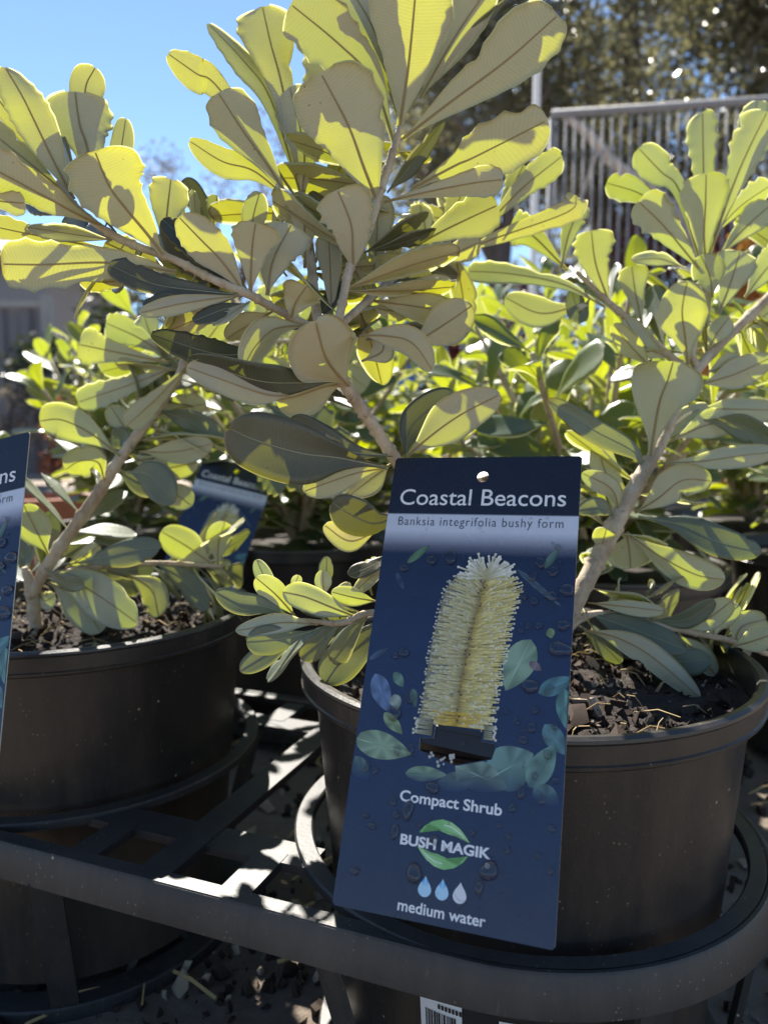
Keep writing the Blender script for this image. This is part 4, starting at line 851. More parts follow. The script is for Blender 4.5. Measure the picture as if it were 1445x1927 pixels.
('U','S',0.0100,(0.1718,-0.9783,0.1161),[(-0.035,0.4423,0.327),(-0.0356,0.4431,0.3347),(-0.0362,0.444,0.3431)]),
('T','S',0.0088,(0.1598,-0.982,0.1007),[(-0.0341,0.4477,0.3306),(-0.0341,0.4487,0.34),(-0.0338,0.4498,0.3503)]),
('U','S',0.0066,(0.3876,-0.9207,-0.045),[(-0.0536,0.4426,0.3301),(-0.0518,0.4432,0.3354),(-0.0499,0.4437,0.3403)]),
('T','S',0.0139,(-0.1739,-0.9077,0.3819),[(-0.0464,0.4304,0.3095),(-0.0646,0.4293,0.2989),(-0.0823,0.4281,0.2877)]),
('T','S',0.0240,(-0.0786,-0.912,0.4026),[(0.0057,0.4611,0.3146),(-0.0103,0.4496,0.3011),(-0.0262,0.4481,0.2869),(-0.0351,0.4468,0.2743)]),
('U','S',0.0096,(0.2388,-0.8487,0.472),[(-0.007,0.4424,0.3286),(-0.0102,0.4487,0.34),(-0.0033,0.4546,0.3486)]),
('U','S',0.0094,(-0.0572,-0.8398,0.5398),[(-0.0251,0.4312,0.3171),(-0.0254,0.4372,0.3266),(-0.021,0.4433,0.3363)]),
('T','S',0.0185,(-0.3786,-0.2618,0.8878),[(-0.0228,0.4288,0.4532),(-0.0366,0.4546,0.4563),(-0.047,0.4763,0.4569)]),
('T','S',0.0195,(-0.4554,-0.5317,0.7141),[(-0.0102,0.4366,0.4333),(-0.0264,0.4633,0.447),(-0.0372,0.488,0.4543)]),
('T','O',0.0228,(-0.4938,-0.2762,0.8245),[(-0.0273,0.4274,0.4624),(-0.0172,0.4528,0.4768),(-0.0091,0.4736,0.4887)]),
('T','O',0.0187,(-0.1455,-0.3095,0.9397),[(-0.0349,0.4281,0.4792),(-0.0526,0.4522,0.484),(-0.0672,0.4716,0.4885)]),
('T','N',0.0232,(-0.3441,-0.5064,0.7907),[(-0.0294,0.4268,0.4669),(-0.0374,0.4523,0.4844),(-0.0417,0.4766,0.4934)]),
('U','N',0.0319,(0.4464,0.0081,-0.8948),[(-0.0347,0.4281,0.4787),(-0.0196,0.4674,0.4875),(-0.0065,0.4996,0.4933)]),
('T','S',0.0215,(-0.0632,-0.6693,0.7403),[(-0.0157,0.4328,0.4412),(-0.047,0.4426,0.4531),(-0.0721,0.4558,0.4572)]),
('U','N',0.0233,(-0.7491,-0.2978,-0.5917),[(0.2802,0.616,0.5068),(0.2686,0.6521,0.5043),(0.2583,0.6813,0.5016)]),
('U','S',0.0197,(-0.5605,-0.3279,-0.7604),[(0.2775,0.6143,0.5046),(0.2977,0.6309,0.4827),(0.3141,0.6444,0.4646)]),
('U','N',0.0211,(-0.3423,0.0634,-0.9374),[(0.2004,0.5609,0.4146),(0.2168,0.591,0.4096),(0.2309,0.6155,0.4071)]),
('U','O',0.0237,(-0.9706,-0.2301,0.0712),[(0.2454,0.5939,0.478),(0.2487,0.6087,0.5095),(0.2437,0.619,0.5359)]),
('U','N',0.0240,(-0.7407,-0.2632,-0.6181),[(0.2508,0.5973,0.4824),(0.2465,0.6314,0.4781),(0.2388,0.6577,0.4711)]),
('U','N',0.0248,(-0.5016,-0.3947,-0.7698),[(0.2942,0.6249,0.5184),(0.32,0.6327,0.4995),(0.3398,0.638,0.482)]),
('U','S',0.0204,(-0.2953,0.05,-0.9541),[(0.2235,0.5784,0.4503),(0.2397,0.6067,0.4471),(0.2528,0.6299,0.4439)]),
('U','S',0.0332,(-0.4095,-0.1909,-0.8921),[(0.289,0.6216,0.514),(0.3212,0.6473,0.4989),(0.3441,0.6668,0.479)]),
('U','S',0.0214,(-0.7863,-0.3559,-0.5051),[(0.3422,0.6547,0.56),(0.3218,0.6711,0.5858),(0.3011,0.6827,0.6044)]),
('U','S',0.0271,(0.0458,-0.036,-0.9983),[(0.2086,0.5672,0.4269),(0.2393,0.5872,0.4277),(0.2643,0.6036,0.4282)]),
('U','O',0.0240,(0.2581,-0.1906,-0.9471),[(-0.0214,0.4351,0.501),(0.0128,0.4559,0.5051),(0.0404,0.4732,0.5102)]),
('U','N',0.0268,(-0.3325,0.2075,-0.92),[(0.0066,0.4727,0.5926),(0.0034,0.507,0.6008),(0.0011,0.5348,0.6086)]),
('U','S',0.0248,(-0.1876,0.2149,-0.9585),[(-0.0052,0.4595,0.5523),(0.002,0.4925,0.5578),(0.008,0.5194,0.5632)]),
('U','O',0.0260,(-0.5877,-0.1979,-0.7845),[(-0.002,0.463,0.5631),(-0.0298,0.476,0.5865),(-0.0575,0.4851,0.5991)]),
('U','S',0.0193,(-0.6469,-0.3883,-0.6563),[(-0.0126,0.4505,0.53),(-0.0343,0.4617,0.5479),(-0.0544,0.4694,0.5601)]),
('U','N',0.0182,(-0.0265,0.1769,-0.9839),[(0.0053,0.471,0.5875),(0.017,0.4954,0.5949),(0.0263,0.5165,0.5951)]),
('U','O',0.0262,(-0.6433,-0.389,-0.6594),[(-0.0154,0.4464,0.5234),(-0.0428,0.4591,0.5432),(-0.0656,0.4691,0.5589)]),
('U','N',0.0199,(-0.6845,0.0622,-0.7263),[(-0.0241,0.429,0.4872),(-0.0468,0.4381,0.5088),(-0.0649,0.4455,0.527)]),
('U','N',0.0262,(0.3601,-0.3937,-0.8458),[(-0.0212,0.4356,0.5021),(0.0134,0.4417,0.5157),(0.0427,0.4457,0.5246)]),
('U','O',0.0223,(-0.3657,0.0137,-0.9306),[(0.0041,0.4694,0.5831),(-0.0079,0.508,0.5876),(-0.0173,0.5396,0.5925)]),
('U','S',0.0313,(-0.5209,0.0364,-0.8529),[(0.003,0.4681,0.5792),(-0.0182,0.5046,0.5951),(-0.0367,0.5345,0.6062)]),
('U','S',0.0224,(-0.4066,-0.1072,-0.9073),[(0.0008,0.4659,0.5722),(-0.0169,0.494,0.5755),(-0.0304,0.5172,0.5802)]),
('U','S',0.0311,(-0.4004,-0.223,-0.8888),[(-0.0018,0.4632,0.5638),(-0.0387,0.4878,0.5769),(-0.0707,0.507,0.5839)]),
('U','O',0.0247,(0.3401,-0.3456,-0.8746),[(-0.0472,0.4767,0.5457),(-0.0181,0.504,0.5496),(0.0076,0.5245,0.5481)]),
('U','O',0.0256,(0.4826,-0.0557,-0.8741),[(-0.0419,0.4592,0.5174),(-0.0276,0.4915,0.5274),(-0.0128,0.5176,0.5298)]),
('U','O',0.0185,(0.3647,-0.1892,-0.9117),[(-0.0418,0.4584,0.5164),(-0.0298,0.4816,0.5156),(-0.0204,0.5009,0.5161)]),
('U','N',0.0270,(0.355,0.0168,-0.9347),[(-0.0484,0.4797,0.5512),(-0.0404,0.5147,0.5565),(-0.0329,0.5434,0.5582)]),
('U','O',0.0235,(0.1174,-0.5628,-0.8182),[(-0.0387,0.4436,0.4975),(-0.0444,0.4719,0.4772),(-0.0489,0.4951,0.4606)]),
('U','S',0.0171,(-0.2321,-0.1902,-0.9539),[(-0.0402,0.4507,0.5057),(-0.0559,0.4754,0.5054),(-0.0691,0.4954,0.5038)]),
('U','S',0.0235,(-0.2599,-0.0381,-0.9649),[(-0.0454,0.4724,0.5376),(-0.0697,0.4986,0.5432),(-0.0896,0.5201,0.5476)]),
('U','S',0.0179,(-0.0087,-0.3975,-0.9176),[(-0.0409,0.4541,0.5103),(-0.0541,0.4743,0.5014),(-0.065,0.4911,0.4945)]),
('U','O',0.0224,(0.4851,-0.1383,-0.8635),[(-0.0398,0.4488,0.5035),(-0.0247,0.4821,0.5076),(-0.0115,0.5091,0.5098)]),
('U','N',0.0279,(-0.243,-0.2912,-0.9253),[(-0.0494,0.4819,0.5555),(-0.0836,0.4994,0.5599),(-0.1119,0.5133,0.562)]),
('U','O',0.0190,(0.3531,-0.4933,-0.795),[(-0.042,0.4594,0.5177),(-0.0125,0.4721,0.522),(0.0111,0.4831,0.5266)]),
('U','O',0.0178,(0.0108,-0.2184,-0.9758),[(-0.0419,0.4591,0.5173),(-0.0495,0.4862,0.5131),(-0.0557,0.5077,0.5062)]),
('T','N',0.0208,(-0.6721,-0.4682,0.5737),[(-0.089,0.4105,0.5027),(-0.1082,0.4332,0.4983),(-0.1243,0.4516,0.4949)]),
('U','O',0.0218,(0.8025,0.1385,-0.5804),[(-0.0972,0.4109,0.5068),(-0.1129,0.4336,0.4926),(-0.124,0.4525,0.4797)]),
('T','N',0.0255,(-0.3865,-0.9154,0.1128),[(-0.0657,0.4127,0.4926),(-0.1003,0.4288,0.5135),(-0.1278,0.4436,0.5305)]),
('T','O',0.0298,(-0.8638,-0.4319,0.2595),[(-0.0863,0.4103,0.5015),(-0.0993,0.4453,0.515),(-0.1105,0.4737,0.5262)]),
('T','N',0.0245,(-0.8075,-0.4434,0.389),[(-0.1235,0.4082,0.5178),(-0.14,0.436,0.5127),(-0.1549,0.4579,0.5092)]),
('T','O',0.0221,(-0.7622,-0.5246,-0.3793),[(-0.1352,0.4057,0.5221),(-0.1557,0.4117,0.5484),(-0.169,0.4189,0.5717)]),
('T','S',0.0252,(-0.7676,-0.4387,0.4673),[(-0.142,0.4035,0.5267),(-0.1462,0.4381,0.5519),(-0.1499,0.4663,0.5727)]),
('T','O',0.0320,(-0.6366,-0.6074,0.4753),[(-0.0716,0.4097,0.4952),(-0.1004,0.4424,0.4975),(-0.1246,0.4687,0.4997)]),
('T','O',0.0234,(-0.5247,-0.6707,0.5243),[(-0.1365,0.4054,0.5226),(-0.1635,0.4342,0.5324),(-0.1857,0.4577,0.5404)]),
('U','O',0.0167,(0.7464,0.3459,-0.5685),[(-0.132,0.4064,0.5209),(-0.153,0.418,0.5027),(-0.1684,0.4282,0.4864)]),
('T','N',0.0270,(-0.3737,-0.9275,0.0075),[(-0.0684,0.4107,0.4938),(-0.0987,0.4207,0.5168),(-0.122,0.4326,0.5355)]),
('T','N',0.0206,(-0.4223,-0.7714,0.476),[(-0.1497,0.4008,0.5325),(-0.1741,0.4201,0.5435),(-0.1936,0.4368,0.5519)]),
('U','S',0.0265,(-0.5872,-0.8028,-0.1031),[(-0.0037,0.4809,0.5084),(-0.0227,0.4903,0.5386),(-0.0378,0.4988,0.5633)]),
('U','O',0.0219,(-0.3425,-0.9344,0.0978),[(-0.007,0.4722,0.504),(-0.0045,0.476,0.5368),(-0.0032,0.4771,0.5639)]),
('U','O',0.0284,(-0.9949,-0.1004,-0.0107),[(0.0648,0.5664,0.5717),(0.06,0.5968,0.6025),(0.0586,0.6219,0.6278)]),
('U','N',0.0204,(-0.9582,-0.2806,-0.0555),[(0.0571,0.5593,0.5653),(0.0524,0.5764,0.5879),(0.0458,0.5896,0.6061)]),
('U','N',0.0150,(-0.7417,-0.4388,-0.5073),[(0.0486,0.5516,0.5584),(0.0349,0.5734,0.5618),(0.0222,0.5903,0.5635)]),
('U','O',0.0192,(-0.9721,-0.052,-0.2289),[(0.0527,0.5553,0.5617),(0.0502,0.5775,0.5764),(0.0444,0.5955,0.5875)]),
('U','O',0.0275,(-0.8702,0.0177,-0.4923),[(0.0459,0.5492,0.5562),(0.0415,0.5862,0.5638),(0.0391,0.6164,0.5707)]),
('U','S',0.0221,(-0.2664,-0.6033,-0.7517),[(-0.0141,0.4539,0.4946),(-0.0066,0.48,0.4734),(-0.0013,0.4993,0.4536)]),
('U','O',0.0227,(-0.9869,-0.1508,-0.0566),[(0.0488,0.5518,0.5585),(0.0479,0.575,0.582),(0.0401,0.5929,0.6008)]),
('U','S',0.0194,(-0.9684,-0.2118,-0.1316),[(0.0254,0.5231,0.5372),(0.0193,0.5481,0.5555),(0.0111,0.5679,0.5701)]),
('U','O',0.0281,(-0.8388,-0.3149,-0.4441),[(0.0612,0.5631,0.5687),(0.045,0.6005,0.5837),(0.0244,0.6283,0.5922)]),
('U','S',0.0207,(-0.0755,-0.8675,-0.4916),[(-0.0089,0.4672,0.5014),(0.0238,0.4711,0.4977),(0.05,0.4679,0.4911)]),
('U','N',0.0246,(-0.8412,-0.0622,-0.5371),[(0.0456,0.5489,0.5559),(0.0432,0.5894,0.5632),(0.0344,0.622,0.5648)]),
('U','O',0.0179,(-0.4867,-0.8513,-0.1962),[(-0.0083,0.4688,0.5022),(-0.02,0.4737,0.5254),(-0.0323,0.473,0.5433)]),
('U','S',0.0252,(-0.6035,-0.4613,-0.6504),[(0.0469,0.5501,0.557),(0.0562,0.5774,0.531),(0.0624,0.5986,0.5083)]),
('U','S',0.0202,(-0.6789,0.1111,-0.7258),[(0.2409,0.5974,0.5103),(0.2192,0.6148,0.5342),(0.2006,0.6292,0.5529)]),
('U','O',0.0183,(0.0378,-0.1013,-0.9941),[(0.2322,0.5893,0.4826),(0.1994,0.5898,0.4838),(0.1728,0.5897,0.4803)]),
('U','O',0.0267,(-0.1116,0.1641,-0.9801),[(0.2386,0.5954,0.5032),(0.2566,0.6261,0.5088),(0.2709,0.652,0.509)]),
('U','O',0.0192,(-0.1881,0.1119,-0.9758),[(0.236,0.5932,0.4962),(0.2474,0.6179,0.4994),(0.256,0.6387,0.4976)]),
('U','N',0.0135,(0.5056,-0.1372,-0.8518),[(0.2454,0.6048,0.5428),(0.2653,0.609,0.5538),(0.2814,0.6124,0.5629)]),
('T','O',0.0214,(0.142,-0.335,0.9315),[(0.245,0.6041,0.5395),(0.2462,0.6389,0.5534),(0.2468,0.6684,0.5623)]),
('U','N',0.0127,(-0.1674,-0.1326,-0.9769),[(0.2409,0.5975,0.5104),(0.2332,0.6194,0.5108),(0.2262,0.6369,0.5075)]),
('T','S',0.0190,(0.1013,-0.3665,0.9249),[(0.2439,0.6022,0.5314),(0.2463,0.6281,0.541),(0.2484,0.649,0.5494)]),
('T','O',0.0176,(-0.1863,-0.3698,0.9102),[(0.2433,0.6013,0.5271),(0.2561,0.6245,0.5392),(0.2665,0.6435,0.549)]),
('T','S',0.0233,(-0.8858,-0.0832,0.4566),[(0.1729,0.6035,0.5217),(0.1808,0.6275,0.5411),(0.187,0.6472,0.5571)]),
('T','S',0.0288,(-0.9519,-0.2189,0.2145),[(0.2111,0.591,0.4847),(0.214,0.6139,0.5151),(0.2142,0.6321,0.5405)]),
('T','O',0.0287,(-0.7908,-0.2409,0.5626),[(0.1609,0.6102,0.5353),(0.163,0.6449,0.5507),(0.1627,0.6728,0.5647)]),
('U','S',0.0246,(0.6171,-0.0287,-0.7864),[(0.1616,0.6099,0.5346),(0.1581,0.6439,0.5306),(0.1552,0.6717,0.5273)]),
('T','O',0.0258,(-0.7478,-0.1041,0.6557),[(0.159,0.6113,0.5375),(0.1593,0.6499,0.5518),(0.1665,0.6824,0.5573)]),
('T','S',0.0206,(-0.819,0.0398,0.5723),[(0.2155,0.5895,0.4803),(0.2316,0.6168,0.4999),(0.2435,0.6392,0.5169)]),
('T','S',0.0189,(-0.7832,-0.0125,0.6217),[(0.1979,0.5954,0.4981),(0.2061,0.625,0.5099),(0.2136,0.6492,0.5189)]),
('T','O',0.0222,(-0.3814,-0.3876,0.8392),[(0.225,0.5884,0.4736),(0.1996,0.6035,0.4704),(0.1796,0.6166,0.466)]),
('T','S',0.0209,(-0.6656,-0.0937,0.7404),[(0.1513,0.6157,0.5464),(0.1485,0.6523,0.551),(0.1485,0.6825,0.5524)]),
('T','S',0.0144,(-0.6459,-0.7433,0.1741),[(-0.0234,0.4237,0.3172),(-0.0369,0.4329,0.3032),(-0.0486,0.4397,0.292)]),
('T','S',0.0177,(-0.2863,-0.7784,-0.5586),[(-0.0114,0.4294,0.3197),(-0.0372,0.4335,0.3269),(-0.0583,0.4371,0.333)]),
('T','S',0.0135,(-0.2266,-0.9234,-0.3097),[(-0.0089,0.4306,0.3203),(-0.0276,0.4352,0.3206),(-0.043,0.4387,0.3209)]),
('T','S',0.0128,(-0.626,-0.722,-0.2947),[(-0.0172,0.4267,0.3185),(-0.0364,0.4392,0.3227),(-0.0501,0.4517,0.3271)]),
('T','S',0.0134,(-0.6688,-0.739,0.0812),[(-0.0194,0.4256,0.318),(-0.0361,0.4367,0.3045),(-0.0475,0.4483,0.2931)]),
('T','N',0.0187,(-0.6895,-0.2367,0.6845),[(-0.0303,0.4222,0.3176),(-0.0512,0.4232,0.2997),(-0.0659,0.4248,0.2827)]),
('T','S',0.0179,(-0.7928,-0.6075,-0.0484),[(-0.0301,0.4223,0.3176),(-0.0449,0.4396,0.3251),(-0.0558,0.4548,0.3314)]),
('T','S',0.0173,(-0.7379,-0.6548,0.1632),[(-0.009,0.4306,0.3203),(-0.0217,0.4392,0.3021),(-0.0311,0.4472,0.2871)]),
('T','S',0.0295,(0.7579,-0.5996,-0.2573),[(0.1751,0.5093,0.2951),(0.1998,0.5396,0.2963),(0.2197,0.5647,0.2974)]),
('U','N',0.0263,(-0.8251,0.0824,-0.559),[(0.1363,0.5082,0.298),(0.1466,0.5412,0.2881),(0.1546,0.5682,0.2798)]),
('U','S',0.0175,(-0.9291,0.3492,-0.1218),[(0.2424,0.5077,0.28),(0.2487,0.5196,0.261),(0.2549,0.5289,0.2456)]),
('T','S',0.0225,(0.6635,-0.7306,-0.1613),[(0.2325,0.5081,0.2832),(0.2539,0.5285,0.2782),(0.2714,0.5453,0.2741)]),
('T','N',0.0222,(0.5004,-0.3772,-0.7793),[(0.1525,0.5098,0.2994),(0.1836,0.5189,0.3117),(0.2068,0.5282,0.3253)]),
('U','S',0.0241,(-0.716,0.4291,0.5507),[(0.2102,0.5086,0.2882),(0.239,0.5304,0.3045),(0.2597,0.5501,0.3202)]),
('U','S',0.0217,(-0.8159,0.2345,0.5286),[(0.2293,0.5081,0.2839),(0.248,0.5249,0.3064),(0.264,0.5383,0.3242)]),
('T','N',0.0303,(0.8356,-0.4811,0.265),[(0.1884,0.509,0.2925),(0.2085,0.5323,0.2665),(0.2269,0.5503,0.2457)]),
('U','N',0.0173,(-0.8934,0.2892,0.3437),[(0.1505,0.5098,0.2997),(0.1612,0.5276,0.3092),(0.1681,0.5428,0.3177)]),
('T','S',0.0219,(0.8241,-0.5265,-0.209),[(0.2288,0.5082,0.2841),(0.2476,0.5372,0.2803),(0.2615,0.562,0.2777)]),
('U','N',0.0244,(-0.7693,0.4118,0.4885),[(0.2223,0.5083,0.2856),(0.2459,0.5324,0.2992),(0.2629,0.5533,0.3117)]),
('T','S',0.0277,(0.8236,-0.4883,-0.2886),[(0.1622,0.5096,0.2975),(0.1852,0.5391,0.3015),(0.1989,0.5663,0.3065)]),
('T','N',0.0164,(0.793,-0.5951,0.1308),[(0.2104,0.5086,0.2881),(0.2273,0.524,0.2769),(0.2371,0.5396,0.2671)]),
('U','S',0.0187,(-0.9112,0.3658,0.1894),[(0.2092,0.5086,0.2884),(0.2246,0.539,0.286),(0.2316,0.5661,0.2853)]),
('T','S',0.0184,(0.3897,-0.449,-0.8041),[(0.2427,0.5077,0.2799),(0.2688,0.5177,0.2878),(0.2907,0.5254,0.2934)]),
('U','S',0.0219,(-0.8945,-0.0327,-0.4459),[(0.1347,0.5077,0.2972),(0.1365,0.5373,0.2974),(0.1336,0.5614,0.2954)]),
('T','S',0.0219,(0.7446,-0.6388,0.1936),[(0.2254,0.5082,0.2849),(0.2469,0.5244,0.2697),(0.2608,0.5409,0.2564)]),
('T','N',0.0245,(0.8361,-0.5409,-0.0913),[(0.2409,0.5078,0.2805),(0.2585,0.5331,0.2645),(0.2692,0.5563,0.2518)]),
('U','S',0.0250,(-0.9257,0.3606,0.1141),[(0.2211,0.5083,0.2859),(0.2331,0.5393,0.2732),(0.2405,0.5655,0.2631)]),
('U','N',0.0260,(-0.9285,0.0366,-0.3695),[(0.1883,0.509,0.2925),(0.2045,0.5098,0.2552),(0.2156,0.5104,0.2239)]),
('T','N',0.0224,(0.8638,-0.4552,0.2158),[(0.198,0.5088,0.2906),(0.2152,0.532,0.2663),(0.2307,0.5502,0.2468)]),
('T','S',0.0263,(0.832,-0.5528,0.0467),[(0.2237,0.5083,0.2853),(0.2462,0.5343,0.2677),(0.2593,0.5592,0.253)]),
('U','S',0.0232,(-0.5742,-0.0962,-0.813),[(0.1724,0.5412,0.376),(0.1684,0.583,0.3777),(0.1619,0.6166,0.3745)]),
('U','S',0.0212,(-0.8047,-0.0956,-0.5859),[(0.1575,0.5307,0.3534),(0.1455,0.5507,0.3703),(0.1326,0.5666,0.3818)]),
('U','N',0.0194,(-0.1172,-0.1991,-0.9729),[(0.1759,0.5434,0.3812),(0.2078,0.5543,0.3748),(0.234,0.5634,0.3701)]),
('U','N',0.0230,(-0.4872,-0.2478,-0.8374),[(0.1493,0.5242,0.3408),(0.1544,0.5554,0.3315),(0.1565,0.5799,0.3201)]),
('U','N',0.0257,(-0.6621,-0.2781,-0.6959),[(0.1798,0.5458,0.387),(0.154,0.5557,0.4074),(0.1331,0.5638,0.4242)]),
('T','S',0.0236,(0.2847,-0.2663,0.9209),[(0.1379,0.5156,0.3228),(0.1558,0.5514,0.329),(0.1698,0.5813,0.3319)]),
('U','S',0.0196,(-0.2284,-0.3742,-0.8988),[(0.1356,0.5139,0.3193),(0.1629,0.5158,0.3128),(0.1847,0.5167,0.3057)]),
('U','S',0.0206,(-0.1598,-0.2537,-0.954),[(0.1582,0.5313,0.3545),(0.183,0.543,0.348),(0.203,0.5523,0.3414)]),
('T','S',0.0247,(0.182,-0.0835,0.9797),[(0.163,0.5351,0.3619),(0.188,0.5674,0.3622),(0.2077,0.5941,0.3586)]),
('T','S',0.0285,(0.7169,-0.2802,0.6384),[(0.1626,0.5348,0.3613),(0.163,0.5707,0.3813),(0.1594,0.6016,0.3942)]),
('T','S',0.0191,(-0.5043,-0.779,0.3726),[(0.0605,0.4828,0.3333),(0.0524,0.499,0.3548),(0.0452,0.5115,0.3727)]),
('T','S',0.0161,(-0.3631,-0.5476,0.7539),[(0.0854,0.4922,0.2933),(0.0769,0.5108,0.3028),(0.07,0.526,0.3105)]),
('T','S',0.0138,(-0.4026,-0.7637,0.5047),[(0.0835,0.4915,0.2966),(0.0759,0.5043,0.3158),(0.0718,0.5189,0.3287)]),
('T','N',0.0162,(-0.0374,-0.2763,0.9604),[(0.0658,0.4847,0.3261),(0.0365,0.4858,0.3247),(0.0125,0.4864,0.3245)]),
('T','S',0.0219,(-0.2854,-0.6267,0.7251),[(0.0823,0.491,0.2988),(0.0664,0.5145,0.3148),(0.0542,0.5353,0.326)])]
MAIN_STEMS=[
('trunk',[(0.101,0.4982,0.2654,0.0051),(0.071,0.4867,0.319,0.0043),(0.032,0.4722,0.3722,0.0039),(0.007,0.4507,0.4074,0.0037),(-0.0083,0.4381,0.4304,0.0035),(-0.0198,0.4298,0.4472,0.0035),(-0.0292,0.4268,0.4663,0.0032),(-0.0356,0.4283,0.4807,0.0029)]),
('branch',[(0.1088,0.4983,0.2668,0.0051),(0.1321,0.5113,0.3137,0.0057),(0.1493,0.5242,0.3407,0.0062),(0.1651,0.5368,0.3651,0.0063),(0.1872,0.5503,0.3981,0.0051),(0.2022,0.5623,0.4168,0.0042),(0.2363,0.5881,0.4704,0.0037),(0.3096,0.6347,0.5311,0.0036),(0.3483,0.6584,0.5654,0.003)]),
('branch',[(-0.0283,0.4267,0.4654,0.0027),(-0.0239,0.429,0.4879,0.0024),(-0.0186,0.442,0.516,0.0025),(-0.0099,0.4542,0.5363,0.0026),(-0.0032,0.4616,0.559,0.0026),(0.0039,0.4691,0.5822,0.0024),(0.0093,0.4763,0.6027,0.0018)]),
('branch',[(-0.0356,0.4282,0.4798,0.0027),(-0.0403,0.4511,0.5061,0.0028),(-0.0439,0.4687,0.5308,0.0029),(-0.0506,0.485,0.5612,0.0016)]),
('branch',[(-0.0341,0.428,0.4778,0.0022),(-0.0574,0.4191,0.4886,0.0021),(-0.0698,0.4096,0.4945,0.0023),(-0.0891,0.4105,0.5027,0.0021),(-0.1085,0.4115,0.5124,0.0021),(-0.1362,0.4055,0.5224,0.0021),(-0.1527,0.3998,0.5347,0.0016),(-0.1614,0.395,0.5471,0.0011)]),
('branch',[(-0.0239,0.4284,0.4816,0.0022),(-0.0034,0.4815,0.5088,0.0025),(0.0185,0.514,0.5307,0.0023),(0.043,0.5466,0.5538,0.0018),(0.0675,0.5688,0.5739,0.0013)]),
('branch',[(0.2371,0.588,0.4696,0.003),(0.2315,0.5895,0.4844,0.003),(0.2408,0.5972,0.509,0.0027),(0.2465,0.6065,0.5503,0.0024)]),
('branch',[(0.2363,0.5877,0.4664,0.0027),(0.2174,0.5889,0.4784,0.003),(0.1951,0.5963,0.501,0.0027),(0.1727,0.6035,0.5219,0.0024),(0.1503,0.6163,0.5475,0.0017)]),
('branch',[(0.0829,0.4934,0.2874,0.0023),(0.0252,0.4607,0.3108,0.0019),(-0.0068,0.4316,0.3207,0.002),(-0.0246,0.4231,0.3169,0.0018),(-0.0481,0.4194,0.3197,0.001)]),
('branch',[(0.1201,0.5038,0.29,0.0027),(0.1428,0.51,0.3012,0.0024),(0.186,0.5091,0.293,0.0021),(0.2183,0.5084,0.2866,0.0021),(0.2348,0.508,0.2826,0.0021),(0.265,0.5069,0.2723,0.0018)])]
